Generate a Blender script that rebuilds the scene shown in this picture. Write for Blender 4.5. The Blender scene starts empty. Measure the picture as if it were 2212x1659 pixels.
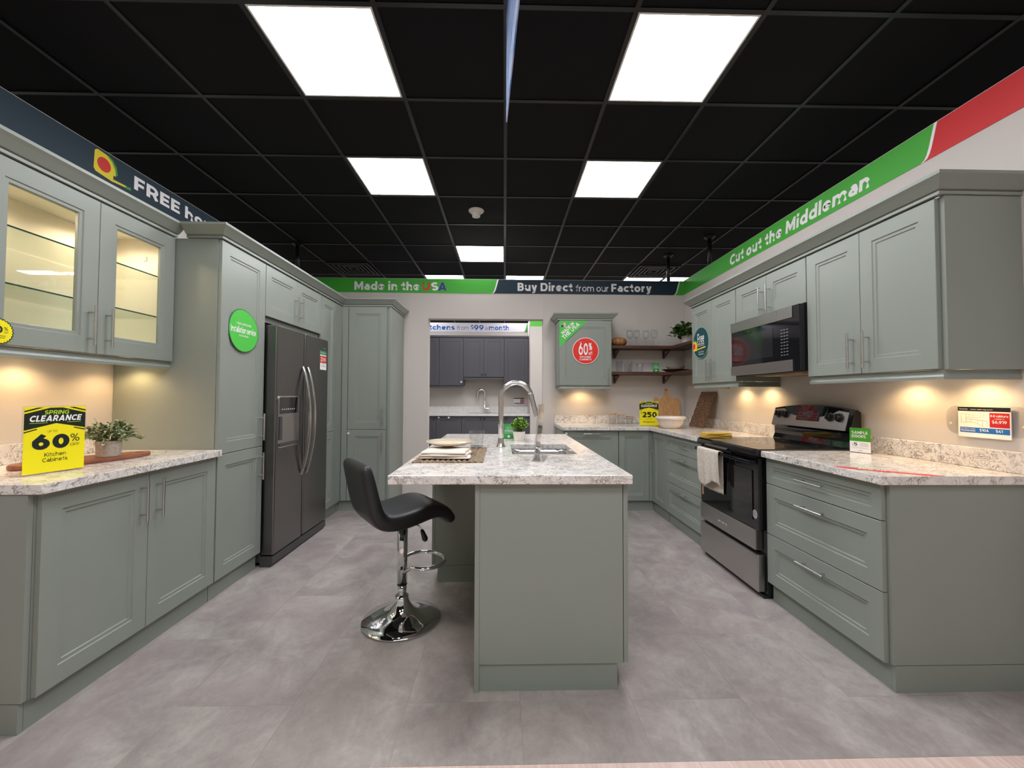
import bpy, bmesh, math, random
from mathutils import Vector, Matrix
random.seed(7)
sc = bpy.context.scene
COL = sc.collection

# ------------------------------------------------------------------ camera, world, exposure
CAM_H = 1.25
F_PX, PITCH, YAW, ROLL = 889.31, 0.0281795, 0.0245899, 0.0033426
cam_d = bpy.data.cameras.new('camera')
cam_d.sensor_fit = 'HORIZONTAL'
cam_d.sensor_width = 36.0
cam_d.lens = F_PX / 2212 * 36.0
cam_d.clip_start = 0.05
cam_d.clip_end = 60
cam = bpy.data.objects.new('camera', cam_d)
COL.objects.link(cam)
_f = Vector((math.sin(YAW) * math.cos(PITCH), math.cos(YAW) * math.cos(PITCH), math.sin(PITCH)))
_r = Vector((math.cos(YAW), -math.sin(YAW), 0))
_u = _r.cross(_f)
_r2 = _r * math.cos(ROLL) + _u * math.sin(ROLL)
_u2 = -_r * math.sin(ROLL) + _u * math.cos(ROLL)
_m = Matrix(((_r2.x, _u2.x, -_f.x, 0), (_r2.y, _u2.y, -_f.y, 0), (_r2.z, _u2.z, -_f.z, CAM_H), (0, 0, 0, 1)))
cam.matrix_world = _m
sc.camera = cam

world = bpy.data.worlds.new('world')
sc.world = world
world.use_nodes = True
bg = world.node_tree.nodes['Background']
bg.inputs[0].default_value = (1.0, 0.98, 0.95, 1)
bg.inputs[1].default_value = 0.14          # light of the rest of the shop floor

sc.view_settings.view_transform = 'Standard'
sc.view_settings.look = 'None'
sc.view_settings.gamma = 1
sc.view_settings.use_curve_mapping = False
sc.view_settings.exposure = 1.40
sc.cycles.use_denoising = True
sc.cycles.max_bounces = 10
sc.cycles.transparent_max_bounces = 16
sc.cycles.caustics_reflective = False
sc.cycles.caustics_refractive = False
sc.cycles.sample_clamp_indirect = 4.0

PANEL_EMIT = 8.6      # ceiling panels
PUCK_W = 2.2          # watts of each under cabinet lamp
WARM = (1.0, 0.66, 0.32)

# ------------------------------------------------------------------ materials
def srgb(r, g, b):
    def c(v):
        v /= 255.0
        return v / 12.92 if v <= 0.04045 else ((v + 0.055) / 1.055) ** 2.4
    return (c(r), c(g), c(b), 1)

def mat(name, col, rough=0.5, metal=0.0, spec=0.5, emit=None, estr=0.0, coat=0.0):
    m = bpy.data.materials.new(name)
    m.use_nodes = True
    b = m.node_tree.nodes['Principled BSDF']
    b.inputs['Base Color'].default_value = col
    b.inputs['Roughness'].default_value = rough
    b.inputs['Metallic'].default_value = metal
    b.inputs['Specular IOR Level'].default_value = spec
    b.inputs['Coat Weight'].default_value = coat
    if emit:
        b.inputs['Emission Color'].default_value = emit
        b.inputs['Emission Strength'].default_value = estr
    return m

def nodes(m):
    nt = m.node_tree
    return nt, nt.nodes, nt.links, nt.nodes['Principled BSDF']

def objcoord(nt, scale=(1, 1, 1), rot=(0, 0, 0)):
    tc = nt.nodes.new('ShaderNodeTexCoord')
    mp = nt.nodes.new('ShaderNodeMapping')
    mp.inputs['Scale'].default_value = scale
    mp.inputs['Rotation'].default_value = rot
    nt.links.new(tc.outputs['Object'], mp.inputs['Vector'])
    return mp.outputs['Vector']

def noise(nt, vec, scale, detail=4, rough=0.55, dist=0.0):
    n = nt.nodes.new('ShaderNodeTexNoise')
    n.inputs['Scale'].default_value = scale
    n.inputs['Detail'].default_value = detail
    n.inputs['Roughness'].default_value = rough
    n.inputs['Distortion'].default_value = dist
    nt.links.new(vec, n.inputs['Vector'])
    return n.outputs['Fac']

def ramp(nt, fac, stops):
    r = nt.nodes.new('ShaderNodeValToRGB')
    e = r.color_ramp.elements
    e[0].position, e[0].color = stops[0]
    e[1].position, e[1].color = stops[-1]
    for p, c in stops[1:-1]:
        k = e.new(p)
        k.color = c
    nt.links.new(fac, r.inputs['Fac'])
    return r.outputs['Color']

def mathn(nt, op, a, b=None, clamp=False):
    n = nt.nodes.new('ShaderNodeMath')
    n.operation = op
    n.use_clamp = clamp
    for i, v in enumerate((a, b)):
        if v is None:
            continue
        if isinstance(v, (int, float)):
            n.inputs[i].default_value = v
        else:
            nt.links.new(v, n.inputs[i])
    return n.outputs[0]

def mix(nt, fac, a, b, mode='MIX'):
    n = nt.nodes.new('ShaderNodeMix')
    n.data_type = 'RGBA'
    n.blend_type = mode
    for i, v in ((0, fac), (6, a), (7, b)):
        if isinstance(v, (int, float)):
            n.inputs[i].default_value = v
        elif isinstance(v, tuple):
            n.inputs[i].default_value = v
        else:
            nt.links.new(v, n.inputs[i])
    return n.outputs[2]

def bump(nt, h, strength, dist=0.01):
    n = nt.nodes.new('ShaderNodeBump')
    n.inputs['Strength'].default_value = strength
    n.inputs['Distance'].default_value = dist
    nt.links.new(h, n.inputs['Height'])
    nt.links.new(n.outputs[0], nt.nodes['Principled BSDF'].inputs['Normal'])

M = {}
def paint(name, col, rough=0.42):
    m = mat(name, col, rough, spec=0.4)
    nt, ns, ln, b = nodes(m)
    v = objcoord(nt)
    n = noise(nt, v, 3.0, 2)
    c = mix(nt, n, tuple(x * 0.97 for x in col[:3]) + (1,), tuple(min(1, x * 1.03) for x in col[:3]) + (1,))
    ln.new(c, b.inputs['Base Color'])
    bump(nt, noise(nt, v, 420, 2), 0.04, 0.001)
    M[name] = m
    return m

SAGE = paint('sage_paint', srgb(138, 144, 135), 0.34)
DARKCAB = paint('charcoal_paint', srgb(84, 83, 87), 0.42)
WALL = paint('wall_paint', srgb(204, 196, 188), 0.75)
WHITEP = paint('white_paint', srgb(226, 222, 216), 0.55)

def quartz(name, base, vein, warm):
    m = mat(name, base, 0.13, spec=0.5)
    nt, ns, ln, b = nodes(m)
    v = objcoord(nt)
    n1 = noise(nt, v, 17, 3, 0.55, 2.2)
    l1 = mathn(nt, 'ABSOLUTE', mathn(nt, 'SUBTRACT', n1, 0.5))
    k1 = ramp(nt, l1, [(0.0, (1, 1, 1, 1)), (0.040, (0, 0, 0, 1))])
    br = ramp(nt, noise(nt, v, 11, 2, 0.5, 1.0), [(0.40, (0, 0, 0, 1)), (0.54, (1, 1, 1, 1))])
    n2 = noise(nt, v, 33, 3, 0.6, 2.6)
    l2 = mathn(nt, 'ABSOLUTE', mathn(nt, 'SUBTRACT', n2, 0.52))
    k2 = ramp(nt, l2, [(0.0, (1, 1, 1, 1)), (0.05, (0, 0, 0, 1))])
    br2 = ramp(nt, noise(nt, v, 19, 2, 0.5, 0.5), [(0.48, (0, 0, 0, 1)), (0.60, (1, 1, 1, 1))])
    cl = ramp(nt, noise(nt, v, 7, 4, 0.6, 1.2), [(0.35, base), (0.75, warm)])
    c = mix(nt, mathn(nt, 'MULTIPLY', mathn(nt, 'MULTIPLY', k1, br), 0.9), cl, vein)
    c = mix(nt, mathn(nt, 'MULTIPLY', mathn(nt, 'MULTIPLY', k2, br2), 0.75), c, tuple(x * 0.8 for x in vein[:3]) + (1,))
    ln.new(c, b.inputs['Base Color'])
    return m

QUARTZ = quartz('veined_quartz', srgb(232, 227, 221), srgb(112, 104, 96), srgb(216, 208, 199))
WHITETOP = quartz('pale_quartz', srgb(226, 223, 219), srgb(200, 197, 192), srgb(220, 217, 212))

def floor_mat():
    m = mat('stone_look_vinyl', srgb(150, 140, 135), 0.42, spec=0.35)
    nt, ns, ln, b = nodes(m)
    tc = ns.new('ShaderNodeTexCoord')
    # planks: 0.4575 wide in x, long in y
    mp = ns.new('ShaderNodeMapping')
    mp.vector_type = 'POINT'
    mp.inputs['Rotation'].default_value = (0, 0, math.radians(90))
    mp.inputs['Location'].default_value = (-1.88, 1.2925, 0)
    ln.new(tc.outputs['Object'], mp.inputs['Vector'])
    bk = ns.new('ShaderNodeTexBrick')
    bk.offset = 0.5
    bk.inputs['Color1'].default_value = (0.2, 0.2, 0.2, 1)
    bk.inputs['Color2'].default_value = (0.8, 0.8, 0.8, 1)
    bk.inputs['Mortar'].default_value = (0, 0, 0, 1)
    bk.inputs['Scale'].default_value = 1.0
    bk.inputs['Mortar Size'].default_value = 0.0012
    bk.inputs['Mortar Smooth'].default_value = 0.3
    bk.inputs['Brick Width'].default_value = 0.915
    bk.inputs['Row Height'].default_value = 0.4575
    ln.new(mp.outputs[0], bk.inputs['Vector'])
    # per-plank shift of the cloud pattern
    sh = ns.new('ShaderNodeVectorMath')
    sh.operation = 'MULTIPLY'
    sh.inputs[1].default_value = (7.0, 13.0, 5.0)
    ln.new(bk.outputs['Color'], sh.inputs[0])
    ad = ns.new('ShaderNodeVectorMath')
    ad.operation = 'ADD'
    ln.new(tc.outputs['Object'], ad.inputs[0])
    ln.new(sh.outputs[0], ad.inputs[1])
    st = ns.new('ShaderNodeMapping')
    st.inputs['Scale'].default_value = (1.0, 0.8, 1)
    ln.new(ad.outputs[0], st.inputs['Vector'])
    v = st.outputs[0]
    big = noise(nt, v, 4.2, 7, 0.66, 0.5)
    fine = noise(nt, v, 30, 6, 0.75, 0.3)
    f = mathn(nt, 'ADD', mathn(nt, 'MULTIPLY', big, 0.70), mathn(nt, 'MULTIPLY', fine, 0.30))
    c = ramp(nt, f, [(0.28, srgb(122, 114, 111)), (0.45, srgb(147, 139, 135)), (0.56, srgb(163, 156, 150)), (0.74, srgb(188, 181, 174))])
    tint = noise(nt, v, 1.7, 3)
    c = mix(nt, mathn(nt, 'MULTIPLY', ramp(nt, tint, [(0.42, (0, 0, 0, 1)), (0.62, (1, 1, 1, 1))]), 0.28), c, srgb(150, 134, 132))
    tone = mathn(nt, 'MULTIPLY_ADD', bk.outputs['Color'], 0.07)
    tone.node.inputs[2].default_value = 0.96
    c = mix(nt, 1.0, c, tone, 'MULTIPLY')
    c = mix(nt, mathn(nt, 'MULTIPLY', bk.outputs['Fac'], 0.35), c, srgb(80, 74, 72))
    ln.new(c, b.inputs['Base Color'])
    ln.new(mathn(nt, 'MULTIPLY_ADD', fine, 0.2), b.inputs['Roughness'])
    b.inputs['Roughness'].links[0].from_node.inputs[2].default_value = 0.36
    bump(nt, fine, 0.05, 0.002)
    return m
FLOOR = floor_mat()

def wood(name, c1, c2, scale=(3, 40, 40), rough=0.45):
    m = mat(name, c1, rough)
    nt, ns, ln, b = nodes(m)
    v = objcoord(nt, scale)
    n = noise(nt, v, 1.6, 5, 0.6, 0.6)
    ln.new(ramp(nt, n, [(0.3, c1), (0.7, c2)]), b.inputs['Base Color'])
    bump(nt, n, 0.12, 0.002)
    return m
AISLE = wood('aisle_wood', srgb(200, 172, 160), srgb(222, 200, 190), (40, 3, 40))
DARKWOOD = wood('dark_walnut', srgb(58, 38, 28), srgb(92, 62, 45), (3, 40, 40))
PALEWOOD = wood('pale_acacia', srgb(170, 118, 72), srgb(206, 162, 112), (38, 38, 3))
REDWOOD = wood('red_brown_wood', srgb(120, 66, 42), srgb(160, 96, 64), (30, 4, 30))
BASKET = wood('turned_wood', srgb(112, 66, 32), srgb(182, 124, 70), (60, 3, 3))

def mottled(name, c1, c2, scale, rough=0.8, bs=0.3, bd=0.004):
    m = mat(name, c1, rough)
    nt, ns, ln, b = nodes(m)
    v = objcoord(nt)
    n = noise(nt, v, scale, 4, 0.6)
    ln.new(ramp(nt, n, [(0.35, c1), (0.65, c2)]), b.inputs['Base Color'])
    bump(nt, n, bs, bd)
    return m
WEAVE = mottled('woven_fibre', srgb(70, 54, 42), srgb(170, 146, 116), 110, 0.85, 0.6)
WEAVEDARK = mottled('woven_brown_fibre', srgb(58, 40, 28), srgb(138, 104, 74), 70, 0.85, 0.6)
CONCRETE = mottled('concrete', srgb(160, 148, 136), srgb(190, 178, 166), 60, 0.85, 0.15)
LINEN = mottled('natural_linen', srgb(214, 202, 186), srgb(228, 218, 204), 260, 0.95, 0.15, 0.001)
TOWEL = mottled('printed_towel', srgb(196, 184, 168), srgb(216, 206, 192), 60, 0.95, 0.1, 0.001)
MUSTARD = mottled('mustard_cloth', srgb(176, 140, 52), srgb(204, 170, 78), 200, 0.95, 0.15, 0.001)
STONEWARE = mottled('speckled_stoneware', srgb(128, 110, 100), srgb(156, 138, 126), 160, 0.55, 0.1, 0.001)
CREAM = mat('cream_glaze', srgb(222, 206, 180), 0.12, coat=0.3)
WHITECER = mat('white_ceramic', srgb(236, 228, 218), 0.3)
BOWLWHITE = mottled('patterned_white_bowl', srgb(226, 212, 196), srgb(240, 228, 214), 90, 0.45, 0.25, 0.003)
TILE = mat('black_ceiling_tile', (0.0035, 0.0035, 0.004, 1), 0.8, spec=0.2)
TBAR = mat('black_grid_bar', (0.006, 0.006, 0.0066, 1), 0.36)
BLACKMET = mat('black_metal', (0.012, 0.012, 0.013, 1), 0.35)
BLACKPL = mat('black_plastic', (0.014, 0.014, 0.015, 1), 0.3)
BLACKGLASS = mat('black_glass', (0.006, 0.006, 0.007, 1), 0.05, spec=0.6)
CHROME = mat('chrome', (0.82, 0.82, 0.82, 1), 0.06, 1.0)
NICKEL = mat('brushed_nickel', (0.62, 0.60, 0.57, 1), 0.26, 1.0)
STEEL = mat('brushed_steel', (0.46, 0.445, 0.43, 1), 0.3, 1.0)
SINKST = mat('sink_steel', (0.62, 0.60, 0.58, 1), 0.24, 1.0)
DARKSTEEL = mat('dark_stainless', (0.20, 0.192, 0.186, 1), 0.3, 1.0)
FRIDGESIDE = mat('fridge_side', srgb(66, 66, 64), 0.5)
LEATHER = mottled('black_leather', (0.012, 0.012, 0.013, 1), (0.017, 0.017, 0.018, 1), 220, 0.42, 0.08, 0.001)
WHITEPL = mat('white_plastic', srgb(222, 218, 212), 0.4)
INTERIOR = mat('cream_interior', srgb(236, 228, 216), 0.5)
SHELFEDGE = mat('green_glass_edge', srgb(20, 70, 58), 0.15, spec=0.6)
LEAFG = mottled('bright_leaf', srgb(60, 120, 18), srgb(150, 190, 50), 70, 0.5, 0.1)
LEAFGREY = mottled('grey_green_leaf', srgb(92, 108, 78), srgb(160, 168, 124), 60, 0.6, 0.1)
LEAFD = mottled('deep_green_leaf', srgb(34, 66, 24), srgb(78, 116, 44), 30, 0.4, 0.1)
SOIL = mat('soil', srgb(40, 32, 26), 0.95)
STEMM = mat('plant_stem', srgb(90, 104, 60), 0.7)
FLAT = {}
def flat(r, g, b, rough=0.55):
    k = (r, g, b)
    if k not in FLAT:
        FLAT[k] = mat('print_%d_%d_%d' % k, srgb(r, g, b), rough, spec=0.3)
    return FLAT[k]
WHITE = flat(238, 234, 232)
INK = flat(24, 34, 34)
NAVY = flat(32, 50, 62)
GREEN = flat(70, 168, 56)
RED = flat(205, 44, 46)
YELLOW = flat(240, 226, 20)
BLUE = flat(32, 104, 176)

def glass_mat(name, tint=(0.97, 0.98, 0.97, 1), refl=1.0):
    m = bpy.data.materials.new(name)
    m.use_nodes = True
    nt = m.node_tree
    nt.nodes.clear()
    out = nt.nodes.new('ShaderNodeOutputMaterial')
    tr = nt.nodes.new('ShaderNodeBsdfTransparent')
    tr.inputs[0].default_value = tint
    gl = nt.nodes.new('ShaderNodeBsdfGlossy')
    gl.inputs['Roughness'].default_value = 0.02
    fr = nt.nodes.new('ShaderNodeLayerWeight')
    fr.inputs['Blend'].default_value = 0.5
    mx = nt.nodes.new('ShaderNodeMixShader')
    f = mathn(nt, 'MULTIPLY', mathn(nt, 'ADD', mathn(nt, 'MULTIPLY', mathn(nt, 'POWER', fr.outputs['Facing'], 5.0), 0.96), 0.04), refl, True)
    nt.links.new(f, mx.inputs[0])
    nt.links.new(tr.outputs[0], mx.inputs[1])
    nt.links.new(gl.outputs[0], mx.inputs[2])
    nt.links.new(mx.outputs[0], out.inputs[0])
    return m
GLASS = glass_mat('clear_glass')
DRINKGLASS = glass_mat('drinking_glass', (0.965, 0.97, 0.97, 1), 1.3)
SHELFGLASS = glass_mat('shelf_glass', (0.90, 0.95, 0.91, 1), 0.9)
ACRYLIC = glass_mat('clear_acrylic', (0.95, 0.95, 0.95, 1), 1.0)

def emitter(name, col, s):
    m = bpy.data.materials.new(name)
    m.use_nodes = True
    nt = m.node_tree
    nt.nodes.clear()
    out = nt.nodes.new('ShaderNodeOutputMaterial')
    em = nt.nodes.new('ShaderNodeEmission')
    em.inputs[0].default_value = col
    em.inputs[1].default_value = s
    nt.links.new(em.outputs[0], out.inputs[0])
    return m
PANEL = emitter('led_panel', (0.985, 0.985, 1.03, 1), PANEL_EMIT)
PUCKM = emitter('warm_lamp', (1.0, 0.78, 0.46, 1), 14.0)

# ------------------------------------------------------------------ geometry helpers
ORG = {}
Z = Vector((0, 0, 1))

class MB:
    """collects shapes in world coordinates and links them as one mesh"""
    def __init__(self):
        self.bm = bmesh.new()
    def _faces(self, vs, fs):
        v = [self.bm.verts.new(p) for p in vs]
        out = []
        for f in fs:
            try:
                out.append(self.bm.faces.new([v[i] for i in f]))
            except ValueError:
                pass
        return v
    def box(self, x0, x1, y0, y1, z0, z1):
        p = [(x, y, z) for x in (x0, x1) for y in (y0, y1) for z in (z0, z1)]
        self._faces(p, [(0, 1, 3, 2), (4, 6, 7, 5), (0, 4, 5, 1), (2, 3, 7, 6), (0, 2, 6, 4), (1, 5, 7, 3)])
        return self
    def obox(self, O, U, V, W, a0, a1, b0, b1, c0, c1):
        p = [O + U * a + V * b + W * c for a in (a0, a1) for b in (b0, b1) for c in (c0, c1)]
        self._faces(p, [(0, 1, 3, 2), (4, 6, 7, 5), (0, 4, 5, 1), (2, 3, 7, 6), (0, 2, 6, 4), (1, 5, 7, 3)])
        return self
    def prism(self, pts, off):
        """closed polygon (list of Vector) extruded by vector off"""
        n = len(pts)
        a = [self.bm.verts.new(p) for p in pts]
        b = [self.bm.verts.new(Vector(p) + off) for p in pts]
        self.bm.faces.new(a[::-1])
        self.bm.faces.new(b)
        for i in range(n):
            j = (i + 1) % n
            self.bm.faces.new((a[i], a[j], b[j], b[i]))
        return self
    def tube(self, pts, r, seg=12, cap=True):
        pts = [Vector(p) for p in pts]
        rs = r if isinstance(r, (list, tuple)) else [r] * len(pts)
        rings = []
        t0 = (pts[1] - pts[0]).normalized()
        ref = Vector((0, 0, 1)) if abs(t0.z) < 0.9 else Vector((1, 0, 0))
        nrm = t0.cross(ref).normalized()
        for i, p in enumerate(pts):
            if i == 0:
                t = pts[1] - pts[0]
            elif i == len(pts) - 1:
                t = pts[-1] - pts[-2]
            else:
                t = (pts[i + 1] - pts[i]).normalized() + (pts[i] - pts[i - 1]).normalized()
            t.normalize()
            nrm = (nrm - t * nrm.dot(t)).normalized()
            bi = t.cross(nrm)
            rings.append([self.bm.verts.new(p + (nrm * math.cos(2 * math.pi * k / seg) + bi * math.sin(2 * math.pi * k / seg)) * rs[i]) for k in range(seg)])
        for a, b in zip(rings, rings[1:]):
            for k in range(seg):
                self.bm.faces.new((a[k], a[(k + 1) % seg], b[(k + 1) % seg], b[k]))
        if cap:
            self.bm.faces.new(rings[0][::-1])
            self.bm.faces.new(rings[-1])
        return self
    def lathe(self, prof, cx, cy, seg=28, sx=1.0, sy=1.0):
        """profile of (radius, z); closed when it starts and ends on the axis"""
        rings = []
        for r, z in prof:
            if r < 1e-6:
                rings.append([self.bm.verts.new((cx, cy, z))])
            else:
                rings.append([self.bm.verts.new((cx + sx * r * math.cos(2 * math.pi * k / seg), cy + sy * r * math.sin(2 * math.pi * k / seg), z)) for k in range(seg)])
        for a, b in zip(rings, rings[1:]):
            for k in range(seg):
                k2 = (k + 1) % seg
                if len(a) == 1 and len(b) == 1:
                    continue
                if len(a) == 1:
                    self.bm.faces.new((a[0], b[k2], b[k]))
                elif len(b) == 1:
                    self.bm.faces.new((a[k], a[k2], b[0]))
                else:
                    self.bm.faces.new((a[k], a[k2], b[k2], b[k]))
        return self
    def grid(self, fn, nu, nv, thick=None):
        """fn(u,v)->Vector, u,v in 0..1; thick: fn2 for the back side"""
        def sheet(f):
            return [[self.bm.verts.new(f(i / nu, j / nv)) for j in range(nv + 1)] for i in range(nu + 1)]
        A = sheet(fn)
        for i in range(nu):
            for j in range(nv):
                self.bm.faces.new((A[i][j], A[i + 1][j], A[i + 1][j + 1], A[i][j + 1]))
        if thick:
            B = sheet(thick)
            for i in range(nu):
                for j in range(nv):
                    self.bm.faces.new((B[i][j], B[i][j + 1], B[i + 1][j + 1], B[i + 1][j]))
            for i in range(nu):
                self.bm.faces.new((A[i][0], B[i][0], B[i + 1][0], A[i + 1][0]))
                self.bm.faces.new((A[i][nv], A[i + 1][nv], B[i + 1][nv], B[i][nv]))
            for j in range(nv):
                self.bm.faces.new((A[0][j], A[0][j + 1], B[0][j + 1], B[0][j]))
                self.bm.faces.new((A[nu][j], B[nu][j], B[nu][j + 1], A[nu][j + 1]))
        return self
    def sweep(self, path, prof, side=1):
        """profile (out, z) swept along a plan path with mitred corners; out is measured to the given side"""
        P = [Vector((p[0], p[1], 0)) for p in path]
        nr = []
        for a, b in zip(P, P[1:]):
            d = (b - a).normalized()
            nr.append(Vector((d.y, -d.x, 0)) * side)
        rows = []
        for i, p in enumerate(P):
            if i == 0:
                m = nr[0]
            elif i == len(P) - 1:
                m = nr[-1]
            else:
                s = nr[i - 1] + nr[i]
                m = s / max(1e-6, s.dot(nr[i]))
            rows.append([self.bm.verts.new(Vector((p.x + m.x * o, p.y + m.y * o, z))) for o, z in prof])
        n = len(prof)
        for a, b in zip(rows, rows[1:]):
            for k in range(n):
                self.bm.faces.new((a[k], a[(k + 1) % n], b[(k + 1) % n], b[k]))
        self.bm.faces.new(rows[0])
        self.bm.faces.new(rows[-1][::-1])
        return self
    def xform(self, m):
        bmesh.ops.transform(self.bm, matrix=m, verts=self.bm.verts)
        return self
    def build(self, name, material, parent=None, smooth=False, bevel=0.0, label=None, subsurf=0, recalc=True):
        bm = self.bm
        if recalc:
            bmesh.ops.recalc_face_normals(bm, faces=bm.faces)
        org = ORG[parent.name] if parent else None
        if org is None:
            xs = [v.co for v in bm.verts]
            lo = Vector((min(c.x for c in xs), min(c.y for c in xs), min(c.z for c in xs)))
            hi = Vector((max(c.x for c in xs), max(c.y for c in xs), max(c.z for c in xs)))
            org = Vector(((lo.x + hi.x) / 2, (lo.y + hi.y) / 2, lo.z))
        bmesh.ops.translate(bm, vec=-org, verts=bm.verts)
        me = bpy.data.meshes.new(name)
        bm.to_mesh(me)
        bm.free()
        me.materials.append(material)
        if smooth:
            for p in me.polygons:
                p.use_smooth = True
        o = bpy.data.objects.new(name, me)
        COL.objects.link(o)
        if parent:
            o.parent = parent
        else:
            o.location = org
        ORG[o.name] = org
        if bevel:
            bv = o.modifiers.new('bevel', 'BEVEL')
            bv.width = bevel
            bv.segments = 2
            bv.limit_method = 'ANGLE'
        if subsurf:
            ss = o.modifiers.new('sub', 'SUBSURF')
            ss.levels = ss.render_levels = subsurf
        if label:
            o['label'] = label
        return o

def tag(o, label, cat, group=None, kind=None):
    o['label'] = label
    o['category'] = cat
    if group:
        o['group'] = group
    if kind:
        o['kind'] = kind
    return o

def thing(name, loc, label, cat, group=None):
    o = bpy.data.objects.new(name, None)
    COL.objects.link(o)
    o.empty_display_size = 0.05
    o.location = loc
    ORG[o.name] = Vector(loc)
    return tag(o, label, cat, group)

def struct(name, mb, m, **k):
    o = mb.build(name, m, **k)
    o['kind'] = 'structure'
    return o

def copy_thing(src, delta, label, rot=None):
    def cp(o, par):
        c = o.copy()
        COL.objects.link(c)
        c.parent = par
        for ch in o.children:
            cp(ch, c)
        return c
    r = cp(src, None)
    r.location = src.location + Vector(delta)
    r['label'] = label
    return r

# lettering: a geometric sans drawn as strokes, cap height 1 ---------------------------
XH = 0.73
def arc(x0, x1, y0, y1, a0, a1, n=18):
    cx, cy, rx, ry = (x0 + x1) / 2, (y0 + y1) / 2, (x1 - x0) / 2, (y1 - y0) / 2
    return [(cx + rx * math.cos(math.radians(a0 + (a1 - a0) * k / n)), cy + ry * math.sin(math.radians(a0 + (a1 - a0) * k / n))) for k in range(n + 1)]

def glyph(c, t):
    """-> advance width, list of centre lines for stroke weight t"""
    h = t / 2
    T, X = 1 - h, XH - h
    def bowl_r(x, x1, y0, y1):          # stem-side bowl open to the left
        r = min((y1 - y0) / 2, x1 - x)
        return [(x, y0)] + arc(x1 - 2 * r, x1, y0, y0 + 2 * r, -90, 0, 9) + arc(x1 - 2 * r, x1, y1 - 2 * r, y1, 0, 90, 9) + [(x, y1)]
    if c == ' ': return 0.28, []
    if c == 'A':
        w = 0.88 + t * 0.3; k = h * 1.1
        return w, [[(k, 0), (w / 2, 1 - h * 0.2)], [(w - k, 0), (w / 2, 1 - h * 0.2)], [(0.22 * w, 0.26), (0.78 * w, 0.26)]]
    if c == 'B':
        w = 0.72
        return w, [[(h, 0), (h, 1)], bowl_r(h, w - h * 1.3, 0.52, T), bowl_r(h, w - h, h, 0.52)]
    if c == 'C':
        w = 0.80
        return w, [arc(h, w + 0.08, h, T, 48, 312)]
    if c == 'D':
        w = 0.82
        return w, [[(h, 0), (h, 1)], [(h, h)] + arc(2 * h, w - h, h, T, -90, 90) + [(h, T)]]
    if c == 'E':
        w = 0.62
        return w, [[(h, 0), (h, 1)], [(h, T), (w, T)], [(h, 0.5), (w * 0.92, 0.5)], [(h, h), (w, h)]]
    if c == 'F':
        w = 0.60
        return w, [[(h, 0), (h, 1)], [(h, T), (w, T)], [(h, 0.46), (w * 0.92, 0.46)]]
    if c == 'G':
        w = 0.84
        return w, [arc(h, w + 0.06, h, T, 48, 318), [(w - h, 0.14), (w - h, 0.48), (w * 0.58, 0.48)]]
    if c == 'H':
        w = 0.78
        return w, [[(h, 0), (h, 1)], [(w - h, 0), (w - h, 1)], [(h, 0.5), (w - h, 0.5)]]
    if c == 'I': return t, [[(h, 0), (h, 1)]]
    if c == 'J': return 0.5, [[(0.5 - h, 1), (0.5 - h, 0.3)] + arc(h, 0.5 - h, h, 0.52, 0, -150)]
    if c == 'K':
        w = 0.76
        return w, [[(h, 0), (h, 1)], [(w - h, 1), (h, 0.32)], [(0.30, 0.56), (w - h * 0.8, 0)]]
    if c == 'L': return 0.56, [[(h, 0), (h, 1)], [(h, h), (0.56, h)]]
    if c == 'M':
        w = 0.94
        return w, [[(h, 0), (h, 1)], [(w - h, 0), (w - h, 1)], [(h, 1 - h * 0.6), (w / 2, 0.28), (w - h, 1 - h * 0.6)]]
    if c == 'N':
        w = 0.80
        return w, [[(h, 0), (h, 1)], [(w - h, 0), (w - h, 1)], [(h, 1 - h * 0.5), (w - h, h * 0.5)]]
    if c == 'O':
        w = 0.94
        return w, [arc(h, w - h, h, T, 0, 360, 30)]
    if c == 'P':
        w = 0.70
        return w, [[(h, 0), (h, 1)], bowl_r(h, w - h, 0.38, T)]
    if c == 'R':
        w = 0.73
        return w, [[(h, 0), (h, 1)], bowl_r(h, w - h * 1.1, 0.40, T), [(0.42, 0.42), (w - h * 0.8, 0)]]
    if c == 'S':
        w = 0.68
        m = 0.5
        return w, [arc(h, w - h, m, T, 35, 270, 14) + arc(h, w - h, h, m, 90, -145, 14)]
    if c == 'T': return 0.70, [[(0, T), (0.70, T)], [(0.35, 0), (0.35, 1)]]
    if c == 'U':
        w = 0.78
        return w, [[(h, 1), (h, 0.36)] + arc(h, w - h, h, 0.72, 180, 360) + [(w - h, 1)]]
    if c == 'V':
        w = 0.82
        return w, [[(h, 1), (w / 2, h * 0.3)], [(w - h, 1), (w / 2, h * 0.3)]]
    if c == 'W':
        w = 1.24
        return w, [[(h, 1), (w * 0.28, h * 0.3), (w / 2, 1 - h * 0.5), (w * 0.72, h * 0.3), (w - h, 1)]]
    if c == 'Y': return 0.78, [[(h, 1), (0.39, 0.38)], [(0.78 - h, 1), (0.39, 0.38)], [(0.39, 0.42), (0.39, 0)]]
    if c == 'a':
        w = 0.60
        return w, [[(w - h, 0), (w - h, XH * 0.55)] + arc(h * 1.5, w - h, XH * 0.30, X, 0, 140, 12), arc(h, w - h * 0.6, h, XH * 0.58, 0, 360, 22)]
    if c in 'bdpq':
        w = 0.70
        ring = arc(h, w - h, h, X, 0, 360, 26)
        st = {'b': [(h, 0), (h, 1.03)], 'd': [(w - h, 0), (w - h, 1.03)], 'p': [(h, -0.26), (h, XH)], 'q': [(w - h, -0.26), (w - h, XH)]}[c]
        return w, [ring, st]
    if c == 'c': return 0.58, [arc(h, 0.66 - h * 0.2, h, X, 48, 312)]
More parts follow.
